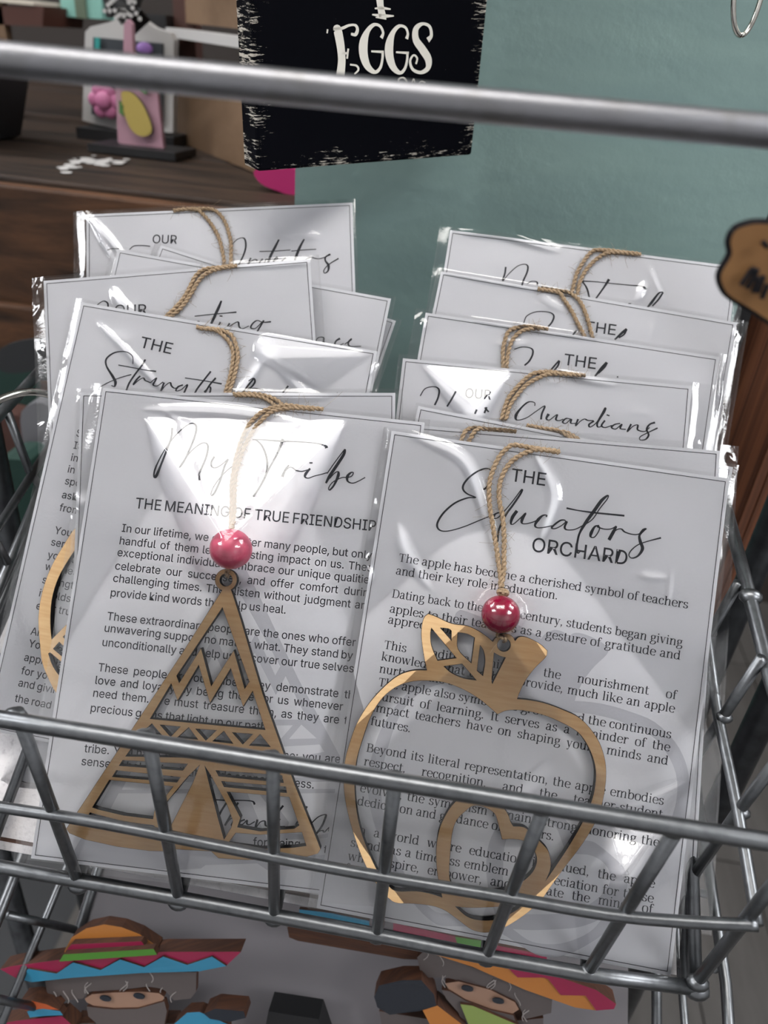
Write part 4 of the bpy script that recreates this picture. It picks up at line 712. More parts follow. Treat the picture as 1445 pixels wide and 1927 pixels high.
def sleeve(parent, w, h, ml, mr, mt, mb_, seed, feats, step=1.6, ylow=None, amp=.16, base=.9):
    y0 = -mb_; rs = random.Random(seed)
    nx = int((w + ml + mr) / step) + 2; ny = int((h + mt - y0) / step) + 2
    xs = np.linspace(-ml, w + mr, nx); ys = np.linspace(y0, h + mt, ny)
    if ylow == 'top': ys = np.concatenate([np.linspace(y0, h - 72, 50), np.linspace(h - 71.2, h + mt, int((71 + mt) / step))]); ny = len(ys)
    X, Y = np.meshgrid(xs, ys)
    n = vnoise(X, Y, 26, seed) * 1.6 * amp + vnoise(X, Y, 11, seed + 1) * .5 * amp
    ed = np.minimum(np.minimum(X, w - X), h - Y)                     # distance inside the card edge
    n = n * np.clip((ed + 3) / 8, .35, 1)
    mgn = np.clip(-ed, 0, 2.5) / 2.5
    side = np.clip(-np.minimum(X, w - X), 0, 3)
    Z = base + n + mgn * np.where(side > 0, .5, .12) * vnoise(X, Y * .5, 4.5, seed + 2) - side * .22
    small = []
    for _ in range(6):           # little puckers near the side welds
        sd = rs.random() < .5; x_ = (-ml * .5 if sd else w + mr * .5) + rs.uniform(-1.5, 1.5); y_ = h - rs.random() ** 1.5 * h * .9; L = rs.uniform(2.5, 8)
        a = rs.gauss(math.pi / 2, .5); small.append(('add', [(x_, y_), (x_ + L * .5 * math.cos(a) + rs.uniform(-.5, .5), y_ - L * .5 * math.sin(a)), (x_ + L * math.cos(a), y_ - L * math.sin(a))], rs.uniform(.3, .6), rs.uniform(1., 1.8)))
    for _ in range(3):           # and faint creases across the face
        x_ = rs.uniform(.1, .9) * w; y_ = h - rs.uniform(2, 40); L = rs.uniform(8, 22); a = rs.uniform(-.6, .2) - (math.pi / 2 if rs.random() < .4 else 0)
        small.append(('add', [(x_, y_), (x_ + L * .5 * math.cos(a) + rs.uniform(-1, 1), y_ + L * .5 * math.sin(a) + rs.uniform(-1, 1)), (x_ + L * math.cos(a), y_ + L * math.sin(a))], rs.uniform(.12, .3), rs.uniform(1.4, 2.6)))
    for f in feats + small:
        if f[0] == 'tri': Z = np.maximum(Z, tri_feature(X, Y, f[1], f[2]) + n * .8 + (f[3] * (np.abs(vnoise(X, Y, 13, seed + 5)) + .45 * np.abs(vnoise(X + .5 * Y, Y, 6, seed + 6)) - .2) if len(f) > 3 else 0))
        elif f[0] == 'add': Z = Z + ridge(X, Y, f[1], f[2], f[3], True)
        elif f[0] == 'cone':      # film stretched over a bead: a cap, then a tangent slope
            rr = f[5]; dd = np.hypot(X - f[1], Y - f[2]); dt = .83 * rr
            cap = f[3] - rr + np.sqrt(np.maximum(rr * rr - np.minimum(dd, dt) ** 2, 0)); Z = np.maximum(Z, cap - 2.4 * np.maximum(0, dd - dt))
    V = np.stack([X, Y, Z], -1).reshape(-1, 3) * MM; nv = len(V)
    F = [(j * nx + i, j * nx + i + 1, (j + 1) * nx + i + 1, (j + 1) * nx + i) for j in range(ny - 1) for i in range(nx - 1)]
    # back sheet, joined round the rim
    Vb = [(x * MM, y * MM, -.0009) for y in (ys[0], ys[-1]) for x in (xs[0], xs[-1])]
    V = V.tolist() + Vb; F.append((nv, nv + 2, nv + 3, nv + 1))
    o = mesh('plastic_sleeve', V, F, M['film'], parent, smooth=True)
    # the welded side seams: a narrow doubled strip of film along each long edge
    for x0, x1, side in ((-ml, -ml + .7, 0), (w + mr - .7, w + mr, 1)):
        if (ml if side == 0 else mr) < 1.2: continue
        q = MB(); m = 24
        for j in range(m):
            ya = ys[0] + (ys[-1] - ys[0]) * j / (m - 1); zz = .15 + .25 * math.sin(j * 1.7 + seed)
            q.V += [(x0 * MM, ya * MM, zz * MM), (x1 * MM, ya * MM, (zz + .25 * math.cos(j * 2.3 + seed)) * MM)]
        q.F = [(2 * j, 2 * j + 1, 2 * j + 3, 2 * j + 2) for j in range(m - 1)]; q.I = [0] * len(q.F)
        q.build('sleeve_seam', M['film'], parent, smooth=True)
    return o

FEATS = {}
# film features (card-local millimetres): tri = flat facet (corners with heights, fall-off), add = crease ridge, cone = bulge
b = DATA['bead']['L7']
FEATS['L7'] = [('tri', [(18.7, 167.5, 1.0), (96.5, 175.5, 1.0), (b[0], b[1] + 1, b[2] + b[3] + .7)], .7, .8), ('cone', b[0], b[1], b[2] + b[3] + .6, 1.5, b[3] + .5),
    ('tri', [(57, 118, 5.6), (8, 6, 5.6), (108, 9, 5.6)], .13), ('add', [(18, 172), (50, 174.5), (78, 173)], .7, 3),
    ('add', [(30, 170), (45, 150), (56, 128)], .35, 4), ('add', [(80, 172), (70, 150), (60, 128)], .35, 4)]
b = DATA['bead']['R7']
FEATS['R7'] = [('cone', b[0], b[1], b[2] + b[3] + .6, 1.5, b[3] + .5), ('tri', [(50, 112, 5.5), (0, 50, 5.5), (99, 60, 5.5)], .13), ('tri', [(50, 1, 5.5), (0, 50, 5.5), (99, 60, 5.5)], .13),
    ('add', [(8, 178), (28, 172), (37, 159), (47, 136)], 1.1, 3.4), ('add', [(55, 178), (64.6, 163), (61.9, 146)], .8, 3.2), ('add', [(9, 142), (14, 132), (24, 122)], .8, 4),
    ('tri', [(95, 55, .9), (123, 60, .9), (103, 35, 11.5)], 1.6, .8), ('add', [(60, 52), (66, 58), (74, 67)], .5, 2.2), ('add', [(104, 58), (123, 68)], .5, 2)]
FEATS['L5'] = [('add', [(9, 171), (24, 161), (43, 147)], .7, 2), ('tri', [(82, 171.5, 4.0), (126, 177, .8), (108, 158, .8)], .5), ('add', [(82, 171), (73, 150)], .8, 3), ('add', [(82, 171), (104, 153)], .7, 3)]
FEATS['R4'] = [('tri', [(8, 176, 0.9), (46, 177, .9), (32, 158, 5)], .7), ('add', [(62, 179), (88, 176)], .6, 2.5)]
FEATS['R1'] = [('add', [(5, 178), (25, 179.0), (49, 175)], .8, 3), ('add', [(86, 157), (89, 165)], .6, 3), ('add', [(90, 173), (99, 157)], .5, 1.4)]
FEATS['L1'] = [('add', [(-.6, 179), (10, 167), (21, 152)], .8, 2.2), ('add', [(3, 175), (13, 155)], .7, 2)]
FEATS['L4'] = [('add', [(30, 172), (33, 166), (39, 160)], .9, 3.4), ('add', [(-2, 177), (-2.5, 168)], 1, 3), ('add', [(80, 178), (116, 177)], .6, 2)]
FEATS['R2'] = [('add', [(2, 178.5), (60, 178.6)], .8, 2.2)]
FEATS['R3'] = [('add', [(20, 178.6), (75, 178.6)], .8, 2.2)]
FEATS['L6'] = [('add', [(0, 135), (10, 133)], .8, 5), ('add', [(60, 178), (100, 177)], .8, 3)]


def frame(k):
    o, e1, e2, n = DATA['pose'][k][:4]
    e1 = Vector(e1); n = Vector(n); e2 = n.cross(e1)
    m = Matrix((e1, e2, n)).transposed().to_4x4(); m.translation = Vector(o); return m
LBL = {
 'R7': 'front right white card headed THE Educators ORCHARD in a clear sleeve',
 'L7': 'front left white card headed My Tribe in a clear sleeve',
 'R6': 'white card right behind the Educators card, only its top strip and right side showing',
 'R5': 'white card sliver between the Guardians card and the two front right cards',
 'R4': 'white card headed OUR with script ending in Guardians, in a clear sleeve',
 'R3': 'white card with THE high on the right, directly behind the Guardians card',
 'R2': 'right-hand card with the upper THE, just in front of the rearmost card',
 'R1': 'rearmost right card, script My T under a twine arch, against the mint board',
 'L6': 'white card just behind the front My Tribe card, its left border showing',
 'L5': 'left white card headed THE Strength Behind, leaning left',
 'L4': 'white card reading OUR with script ending in ting, tilted up to the right',
 'L3': 'white card whose script ends in ace, its corner right of the card ending in ting',
 'L2': 'white card sliver whose slanting edge starts under the word OUR of the rearmost left card',
 'L1': 'rearmost left card reading OUR Protectors, tilted up to the right',
 'LX': 'white card whose bottom left corner shows under the Strength card'}
MARG = {'R7': (3.2, 1.8, 1.2), 'L7': (4.8, 2, 1.4), 'R6': (2, 7, 2.5), 'R5': (1.0, 2, 1.2), 'R4': (2, 9, 1.6), 'R3': (4.5, 6, 1.4), 'R2': (2, 5, 1.4), 'R1': (5, 4, 1.0),
        'L6': (1.6, 3, 1.6), 'L5': (2.4, 3.5, 1.4), 'L4': (5, 4, 1.6), 'L3': (3, 2, 1.2), 'L2': (3, 2.5, 1.2), 'L1': (6, 1.4, 1.6), 'LX': (4, 2, 1)}
CARDS = {}
for k in ['R7', 'L7', 'R6', 'R5', 'R4', 'R3', 'R2', 'R1', 'L6', 'L5', 'L4', 'L3', 'L2', 'L1', 'LX']:
    Wc = DATA['pose'][k][4]; Hc = 178.0
    e = empty('sleeved_card', LBL[k], 'card', group='sleeved message cards in the basket', mat=frame(k)); CARDS[k] = e
    V, F = box_geo(0, Wc * MM, 0, Hc * MM, -.00045, 0); mesh('card_sheet', V, F, M['card'], e)
    q = MB(); i0 = 1.25; lw = .26
    for (x0, x1, y0, y1) in ((i0, Wc - i0, i0, i0 + lw), (i0, Wc - i0, Hc - i0 - lw, Hc - i0), (i0, i0 + lw, i0, Hc - i0), (Wc - i0 - lw, Wc - i0, i0, Hc - i0)):
        q.add([(x0 * MM, y0 * MM, .00008), (x1 * MM, y0 * MM, .00008), (x1 * MM, y1 * MM, .00008), (x0 * MM, y1 * MM, .00008)], [(0, 1, 2, 3)])
    q.build('printed_border', M['ink'], e)
    if k in DATA['text']:
        q = MB()
        for kind, cap, segs in DATA['text'][k]: typeset(q, kind, cap, segs, .00010)
        q.build('printed_text', M['ink'], e)
    if k in DATA['script']:
        sc_ = DATA['script'][k]
        for grp in ([sc_[:3], sc_[3:11], sc_[11:]] if k == 'L7' else [sc_]):
            q = MB(); pen(q, grp, .00012); q.build('printed_script', M['ink'], e)
    ml, mr, mt = MARG[k]; front = k in ('R7', 'L7', 'L5', 'L6')
    sleeve(e, Wc, Hc, ml, mr, mt, 1.0 if k != 'R7' else .8, {'R7': 3, 'L7': 11}.get(k, hash_ := sum(map(ord, k)) * 7), FEATS.get(k, []), step=(.7 if k in ('R7', 'L7') else .9), ylow=(None if k in ('R7', 'L7', 'L5', 'L6') else 'top'))
# pale artwork printed under the text of the two front cards
def scaled(P, c, sx, sy, dx, dy, rot=0):
    a = math.radians(rot); out = []
    for p in P:
        x = (p[0] - c[0]); y = (p[1] - c[1]); x, y = x * math.cos(a) - y * math.sin(a), x * math.sin(a) + y * math.cos(a)
        out.append((c[0] + x * sx + dx, c[1] + y * sy + dy))
    return out
tp = DATA['tipi']; ap = DATA['apple']; sh = DATA['shell']
c = (60, 55)
curve_shape('printed_artwork', [scaled(P, c, 1.28, 1.16, 9, 2, 6) for P in [tp['outer']] + tp['holes']], .00004, .00004, M['wmark'], CARDS['L7'], burn=False)
c = (50, 58)
curve_shape('printed_artwork', [scaled(smooth_corners(P, 3), c, 1.24, 1.10, 20, -1, 2) for P in [ap['outer'], ap['holes'][0], ap['holes'][1], ap['holes'][2]]], .00004, .00004, M['wmark'], CARDS['R7'], burn=False)

# ------------------------------------------------------------------ jute twine
def rope(name, P, parent, r=.60, turns=.24, taper=True):
    """two plies twisted round the path (mm, local), plus loose fibres"""
    Q = np.array(catmull([p[:3] for p in P], 9)); d = np.r_[0, np.cumsum(np.linalg.norm(np.diff(Q, axis=0), axis=1))]
    n = max(30, int(d[-1] / .5)); s = np.linspace(0, d[-1], n); C = np.stack([np.interp(s, d, Q[:, i]) for i in range(3)], 1)
    T = np.gradient(C, axis=0); T /= np.linalg.norm(T, axis=1)[:, None]; up = np.array([0, 0, 1.]); A = np.cross(T, up); A /= np.linalg.norm(A, axis=1)[:, None] + 1e-9; Bn = np.cross(T, A)
    q = MB()
    for ph in (0, math.pi):
        th = (s * turns * 2 * math.pi + ph)[:, None]; wob = 1 + .12 * np.sin(s * 1.3 + ph)[:, None]
        S = C + (A * np.cos(th) + Bn * np.sin(th)) * r * .72 * wob
        V, F = tube_geo(S * MM, r * MM * (1 + .12 * np.sin(s * 2.1 + ph)), 7); q.add(V, F)
    o = q.build(name, M['jute'], parent, smooth=True)
    fz = MB()
    for _ in range(int(d[-1] * 2.0)):
        i = random.randrange(n); c = C[i]; dr = A[i] * random.gauss(0, 1) + T[i] * random.gauss(0, .9) + Bn[i] * abs(random.gauss(0, .25)); dr = dr / np.linalg.norm(dr)
        L = random.uniform(1.0, 3.6) * (1.8 if random.random() < .12 else 1); k1 = A[i] * random.gauss(0, .5) + T[i] * random.gauss(0, .5)
        H = [c + dr * L * t + k1 * L * t * t * .6 for t in np.linspace(0, 1, 5)]
        V, F = tube_geo(np.array(H) * MM, .045 * MM, 3, False); fz.add(V, F)
    fz.build('loose_fibres', M['jute'], parent, kind='stuff')
    return o
def twine_path(P, H0, cardh=178.0):
    """dip the ends of the strand over the top edge of the card"""
    out = []
    for i, p in enumerate(P):
        over = p[1] - (cardh - 1.0); z = H0
        out.append([p[0], min(p[1], cardh + .9), z - max(0, over) * .6])
    return out
TW_LBL = {'L1': 'jute strands on the rearmost left card, between OUR and Protectors',
 'L4': 'jute strands curving down left across the card ending in ting', 'L5': 'jute strands hanging down the middle of the Strength card',
 'L6': 'dark jute strand along the top of the card right behind the My Tribe card',
 'R1': 'jute loop arching over the rearmost right card against the mint board', 'R2': 'jute strands slanting right, ending at the upper THE on the right stack',
 'R3': 'jute loop left of the lower THE, above the Guardians card', 'R4': 'jute loop between OUR and Guardians',
 'R5': 'short jute strand below the word Guardians, coming over a hidden card', 'R6': 'short jute strand curving left, on the card edge right behind the Educators card'}
for k, lb in TW_LBL.items():
    e = empty('twine_loop', lb, 'twine', group='jute hanging loops of the cards behind', mat=frame(k))
    for st in DATA['twine'][k]: rope('strand', twine_path(st, 1.25), e, r=.56)

# ------------------------------------------------------------------ laser cut ornaments
WB = lambda p: p
def ply_shape(outlines, z0, z1, mats, parent):
    body = curve_shape('wooden_body', outlines, z0 - .0031, z0, [M['burnt'], M['burnt']], parent, False, .00014)
    return curve_shape('wooden_face', outlines, z0, z1 - .00012, mats, body)
def ring_pts(x, y, r, n=28): return [(x + r * math.cos(a), y + r * math.sin(a)) for a in np.linspace(0, 2 * math.pi, n, endpoint=False)]
e = empty('tipi_ornament', 'laser-cut wooden tipi ornament with a pink bead on the My Tribe card', 'ornament', mat=frame('L7'))
rx, ry, ro, ri = tp['ring'] if len(tp['ring']) == 4 else tp['ring'][:4]
# the outline runs up to the hanging ring and round it
OL = [list(p[:2]) for p in tp['outer']]
a0 = math.atan2(OL[0][1] - ry, OL[0][0] - rx); a1 = math.atan2(OL[-1][1] - ry, OL[-1][0] - rx)
if a1 > a0: a1 -= 2 * math.pi
if a1 < a0 - 2 * math.pi + .01: a1 += 2 * math.pi
if abs(a1 - a0) < math.pi: a1 = a1 + 2 * math.pi if a1 < a0 else a1 - 2 * math.pi
arc = [(rx + ro * math.cos(a), ry + ro * math.sin(a)) for a in np.linspace(a1, a0, 26)]
ply_shape( [OL + [list(p) for p in arc]] + [h for h in tp['holes']] + [ring_pts(rx, ry, ri)], .0043, .0046, [M['birch'], M['burnt']], WB(e))
bx, by, bh, br = DATA['bead']['L7']
sphere('bead', (bx * MM, by * MM, bh * MM), br * MM, M['bead_pink'], e, 1, .95, .95, 40)
for st in DATA['twine']['L7']:
    P = [list(p) for p in twine_path(st, 1.6)]
    for p in P:
        t = max(0, 1 - (p[1] - by) / 45); p[2] = max(p[2], 1.6 + 6.0 * max(0, t) ** 2)
    rope('twine_strand', P, e, r=.56)
rope('twine_tie', [(bx - .4, by - br * .8, bh), (bx - .6, by - br - .6, bh - 1), (rx, ry + 2.3, 5.2), (rx + .1, ry + 1.2, 3)], e, r=.5)
e = empty('apple_ornament', 'laser-cut wooden apple ornament with a crimson bead on the Educators card', 'ornament', mat=frame('R7'))
ex, ey, er = ap['eye'][:3]
ply_shape( [smooth_corners(ap['outer'], 4)] + [smooth_corners(h, 4) for h in ap['holes']] + [ring_pts(ex, ey, er)], .0043, .0046, [M['birch'], M['burnt']], WB(e))
bx, by, bh, br = DATA['bead']['R7']
sphere('bead', (bx * MM, by * MM, bh * MM), br * MM, M['bead_red'], e, 1, .98, .98, 40)
for st in DATA['twine']['R7']:
    P = [list(p) for p in twine_path(st, 1.5)]
    for p in P:
        t = max(0, 1 - (p[1] - by) / 40); p[2] = max(p[2], 1.5 + 5.0 * t ** 2)
    rope('twine_strand', P, e, r=.60)
kx, ky = bx - .3, by + br + .6
q = MB()
for i in range(5):
    th = i * 1.25; P = [(kx + 1.9 * math.cos(a) * math.cos(th * .3), ky + 1.2 * math.sin(a) * math.cos(th) + .2, bh + 1.4 * math.sin(a) * math.sin(th) + .6 * math.cos(a)) for a in np.linspace(0, 2 * math.pi, 18)]
    V, F = tube_geo(np.array(P) * MM, .50 * MM, 7, False); q.add(V, F)
q.build('twine_knot', M['jute'], e, smooth=True)
rope('twine_tie', [(bx, by - br * .8, bh), (bx + .3, by - br - .6, bh - .6), (ex - .1, ey + 2.4, 5.2), (ex, ey + 1.2, 3)], e, r=.55)
e = empty('round_ornament', 'curved wooden ornament with slots on the Strength card, cut off by the My Tribe card', 'ornament', mat=frame('L5'))
ply_shape( [smooth_corners(sh['outer'], 3)] + [smooth_corners(h, 3) for h in sh['holes']], .0035, .0038, [M['birch'], M['burnt']], WB(e))

# ------------------------------------------------------------------ wire baskets
def wire(name, P, r, parent, mat=None, curve=False, sides=12):
    if curve: P = catmull(P, 8)
    return tube(name, P, r, mat or M['steel'], parent, sides)
def fit_line(P):
    P = np.array(P); c = P.mean(0); u, s, v = np.linalg.svd(P - c); d = v[0] * np.sign(v[0][0]); return c, d
def weld(p, r, parent, mat=None, e=1.3):
    return sphere('weld', p, r * .9, mat or M['steel'], parent, e, 1, .9, 12)
RR = .0025
bk = empty('wire_basket', 'grey wire basket holding the sleeved cards', 'basket', (0, 0, 0))
XL = -.197
zt = 1.1232; yt = .1425
wire('top_rail', [(XL, yt, 1.1215), (-.10, yt, 1.1238), (-.006, yt, 1.1255), (.097, yt, 1.1270), (.116, yt, 1.127)], RR * 1.03, bk)
wire('bottom_rail', [(XL, .155, 1.0245), (-.1446, .155, 1.0263), (-.0748, .155, 1.0277), (-.0081, .155, 1.0279), (.0366, .155, 1.0272), (.0714, .155, 1.028), (.1075, .155, 1.0320)], RR, bk)
wire('middle_rail', [(XL, .1494, 1.0690)] + DATA['midrail'], .0019, bk, curve=True)
for a, b in DATA['upr'] + [[(-.152, .1458, 1.1185), (-.152, .1575, 1.0196)], [(-.188, .1458, 1.1185), (-.188, .1575, 1.0196)]]:
    a = np.array(a); b = np.array(b); a[2] = zt + .0005; b[1] = .1565
    wire('upright', [a, (a + b) / 2, b], .0021, bk)
    weld((a[0] - .001, a[1] + .0002, a[2] - .0022), .0032, bk); weld((b[0], b[1] - .001, b[2] + .003), .0034, bk)
def floor_z(y): return 1.0262 + .577 * (y - .155)
for x in (-.188, -.152, -.1153, -.0762, -.0403, -.0025, .037, .0724, .1075):
    wire('floor_wire', [(x, .1575, floor_z(.1575) - .003), (x, .30, floor_z(.30) - .003)], .0021, bk)
wire('floor_rail', [(XL, .225, floor_z(.225) - .0065), (.1085, .225, floor_z(.225) - .0065)], .0021, bk)
# right side
xr = .1105
wire('side_rim', [(.116, yt, 1.1215 + .0035), (.1165, .1516, 1.1195), (.1165, .2096, 1.1285 - .002), (.1165, .2560, 1.136), (.1165, .31, 1.146)], RR, bk)
weld((.1165, .245, 1.1345), .0038, bk)
wire('side_wire', [(.1103, .1481, 1.0826), (.1103, .1855, 1.0915), (.1103, .2200, 1.0972), (.1105, .2440, 1.1040), (.111, .30, 1.120)], .0019, bk, curve=True)
wire('side_bottom_rail', [(.1085, .155, 1.0300), (.1090, .31, floor_z(.31))], RR, bk)
weld((.1085, .155, 1.0310), .0040, bk)
for ya, yb in ((.1795, .188), (.2145, .2225), (.252, .257), (.29, .292)):
    wire('side_upright', [(.1135, ya, 1.1215 + .12 * (ya - .1516) + .002), (.1110, (ya + yb) / 2, 1.088 + .2 * (ya - .18)), (.1095, yb, floor_z(yb))], .0019, bk)
    weld((.1115, ya + .003, 1.0905 + .24 * (ya - .18)), .0027, bk)
# left side
wire('side_rim', [(XL, yt, 1.1215), (XL, .263, 1.1435), (XL, .306, 1.1515), (XL, .33, 1.156)], RR, bk)
wire('side_wire', [(-.193, .15, 1.0695), (-.192, .22, 1.092), (-.191, .31, 1.122)], .0019, bk)
wire('side_bottom_rail', [(-.190, .155, 1.0245), (-.190, .31, floor_z(.31))], RR, bk)
for ya, yb in ((.18, .188), (.215, .222), (.25, .257), (.285, .292)):
    wire('side_upright', [(XL + .0015, ya, 1.1215 + .178 * (ya - yt)), (-.1925, (ya + yb) / 2, 1.09 + .3 * (ya - .2)), (-.190, yb, floor_z(yb))], .0019, bk)
# back
wire('back_rail', [(XL, .315, 1.153), (.1165, .315, 1.147)], RR, bk)
for x in (-.15, -.10, -.05, 0, .05, .10): wire('back_wire', [(x, .315, 1.150), (x, .31, floor_z(.31))], .0019, bk)
wire('back_floor_rail', [(-.190, .31, floor_z(.31)), (.109, .31, floor_z(.31))], RR, bk)
hk = empty('wire_hook', 'bright bent wire hook on the left rim of the card basket', 'hook', (0, 0, 0))
wire('hook_wire', [(-.193, .244, 1.140), (-.1945, .252, 1.150), (-.192, .262, 1.1575), (-.186, .276, 1.1600), (-.180, .288, 1.1570), (-.175, .297, 1.1490), (-.171, .305, 1.138)], .0016, hk, M['chrome'], curve=True)

# liner board the cards stand on
lb = empty('liner_board', 'white scuffed liner board under the cards, bottom of the basket', 'board', (0, 0, 0))
nl = Vector((0, -.577, 1)).normalized(); Pl = []
def lp(x, y, dz): v = Vector((x, y, 1.0232 + .577 * (y - .1635))) + nl * dz; return tuple(v)
V = [lp(x, y, d) for d in (-.007, 0) for (x, y) in ((-.184, .1635), (.1055, .1635), (.1055, .305), (-.184, .305))]
mesh('board_body', V, [(0, 3, 2, 1), (4, 5, 6, 7), (0, 1, 5, 4), (1, 2, 6, 5), (2, 3, 7, 6), (3, 0, 4, 7)], [M['liner'], M['liner_side']], lb, idx=[1, 0, 1, 1, 1, 1])
q = MB()
for (xa, ya, xb, yb) in ((-.182, .1660, .1035, .1660), (.1015, .1660, .1035, .30)):
    q.add([lp(xa, ya, .0001), lp(xb, ya, .0001), lp(xb, yb + .0012, .0001), lp(xa, yb + .0012, .0001)], [(0, 1, 2, 3)])
q.build('scorch_line', M['edgebrown'], lb)

# top foreground rod (a rod of the rack)
tr = empty('rack_rod', 'thick blurred grey steel rod crossing the top of the view', 'rod', (0, 0, 0))
wire('rod', [(-.22, .1472, 1.2902), (-.0949, .1566, 1.2905), (-.0225, .1628, 1.2903), (.0499, .1698, 1.2906), (.20, .183, 1.2906)], .0031, tr, M['steel_big'], sides=20)

# lower basket
lk = empty('wire_basket', 'lower grey wire basket under the card basket, holding the painted figures', 'basket', (0, 0, 0))
dz = -.150
wire('top_rail', [(-.185, yt - .02, 1.122 + dz - .03), (.118, yt - .02, 1.127 + dz - .03)], RR, lk)
for s, xt, xb in ((-1, -.172, -.155), (1, .150, .138)):
    wire('side_rim', [(xt, .12, .925), (xt, .20, .962), (xt, .31, .985)], RR, lk)
    wire('side_wire', [(xt * .96, .13, .90), (xt * .96, .31, .955)], .0019, lk)
    wire('side_bottom_rail', [(xb, .13, .855), (xb, .34, .975)], RR, lk)
    for ya in (.15, .18, .21, .24, .27, .30):
        wire('side_upright', [(xt, ya, .925 + (ya - .12) * .33), (xb, ya + .02, .875 + (ya - .13) * .571)], .0019, lk)
wire('floor_rail', [(-.155, .13, .855), (.138, .13, .855)], RR, lk)
wire('floor_rail', [(-.155, .25, .9235), (.138, .25, .9235)], RR, lk)
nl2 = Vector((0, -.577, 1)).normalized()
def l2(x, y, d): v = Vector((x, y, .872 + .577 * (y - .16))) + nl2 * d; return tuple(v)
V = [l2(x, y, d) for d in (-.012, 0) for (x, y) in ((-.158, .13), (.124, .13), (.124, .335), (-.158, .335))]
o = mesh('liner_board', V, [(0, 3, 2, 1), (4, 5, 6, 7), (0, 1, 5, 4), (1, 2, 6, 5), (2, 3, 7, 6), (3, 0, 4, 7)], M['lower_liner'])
tag(o, 'smooth lilac-white liner board, shade in its colour, in the lower basket behind the painted figures', 'board')

# ------------------------------------------------------------------ painted layered figures in the lower basket
nf = DATA['fign']
def figure(D, label, flip, group):
    e = empty('painted_figure', label, 'figure', (0, 0, 0), group)
    def part(nm, key, mat, t, e2=None):
        if key in D: return prism(nm, D[key], nf, t, [mat, M['edgebrown']], e2 or e)
    b = part('brim', 'brim', M['g_pink'] if not flip else M['g_orange'], .0085)
    part('brim_zigzag', 'zigzag', M['g_blue'] if not flip else M['g_pink'], .0012, b)
    part('hat_crown', 'crown', M['g_orange'] if not flip else M['g_pink'], .006)
    part('hat_band', 'crown_band', M['g_pink'] if not flip else M['g_green'], .0035)
    part('brim_back', 'back_slab', M['edgebrown'], .006); part('brim_patch', 'back_blue', M['g_blue'], .002)
    part('hat_trim', 'crown_trim', M['g_green'], .0035)
    h = part('hair', 'hair', M['g_hair'], .003)
    f = part('face', 'face', M['g_face'], .003)
    n = np.array(nf); u = np.array([1, 0, 0]); v = np.cross(n, u)
    for c in D['eyes']:
        c = np.array(c); P = [c + n * .0006 + u * .0028 * math.cos(a) + v * .0014 * math.sin(a) for a in np.linspace(0, 2 * math.pi, 20, endpoint=False)]
        prism('eye', P, nf, .0006, M['g_black'], f)
    part('beard', 'beard', M['g_hair'], .003); part('collar', 'collar', M['g_lime'], .002)
    part('maraca', 'maraca_orange', M['g_redorange'] if not flip else M['g_orange'], .009)
    part('maraca_band', 'maraca_blue', M['g_blue'], .004)
    part('cuff', 'drum_black', M['g_black'], .009)
    part('sleeve_cloth', 'sleeve_pink', M['g_pink'], .008); part('sleeve_trim', 'sleeve_blue', M['g_blue'], .006)
    part('body', 'body', M['g_hair'], .008)
    # pale brush strokes on the hair and beard
    q = MB(); Hh = np.array(D['hair']); lo = Hh.min(0); hi = Hh.max(0)
    for i in range(11):
        cx = lo[0] + (hi[0] - lo[0]) * (i + .7) / 12; base = np.array(min(D['hair'], key=lambda p: abs(p[0] - cx)))
        base = base + v * (-.002 if base @ v > (lo @ v + hi @ v) / 2 else .002)
        P = [base + u * (.0018 * math.sin(t * 3 + i)) + v * (t - .5) * .006 + n * .00025 for t in np.linspace(0, 1, 7)]
        V, F = tube_geo(P, .00025, 5); q.add(V, F)
    q.build('hair_strokes', M['g_line'], e)
    return e
figure(DATA['figA'], 'painted layered wood figure at the lower left, blue zigzag on its raspberry sombrero', False, 'painted sombrero figures in the lower basket')
figure(DATA['figB'], 'painted layered wood figure at the lower right, tilted, orange brim under the bottom rail', True, 'painted sombrero figures in the lower basket')
o = prism('black_box', DATA['black_box'], nf, .012, M['black']); tag(o, 'corner of a black box standing between the two painted figures', 'box')


# ------------------------------------------------------------------ mint board, black sign, posts
o = box('painted_board', -.1036, .1385, .430, .448, .88, 1.62, M['teal']); tag(o, 'tall mint green painted board behind the cards', 'board')
sg = DATA['sign']; e1 = Vector(sg['e1']); n = Vector(sg['n']); m = Matrix((e1, n.cross(e1), n)).transposed().to_4x4(); m.translation = Vector(sg['o'])
e = empty('egg_sign', 'worn black wooden sign with EGGS in cream letters, hung on the mint board', 'sign', mat=m)
o = box('sign_board', 0, sg['w'] * MM, 0, .20, -.014, 0, M['sign_black'], e, bevel=.0012)
q = MB()
for st in DATA['signtext']:
    Q = catmull([p[:3] for p in st], 6); ww = [x[2] * (.113 / 446) * .95 for x in Q]
    # widths come in picture units of the lettering drawing
    T = np.array([x[:2] for x in Q])
    V, F = ribbon(T, lambda i, t: ww[i] * 1000 / 3.01 * (1 + .5 * abs(t[1]))); q.add([(v[0] * MM, v[1] * MM, .0004) for v in V], F)
q.build('painted_letters', M['sign_white'], e)
tube('hanging_wire', [(.0566, .197, -.005), (.0566, .26, -.005)], .0008, M['steel_dark'], e)

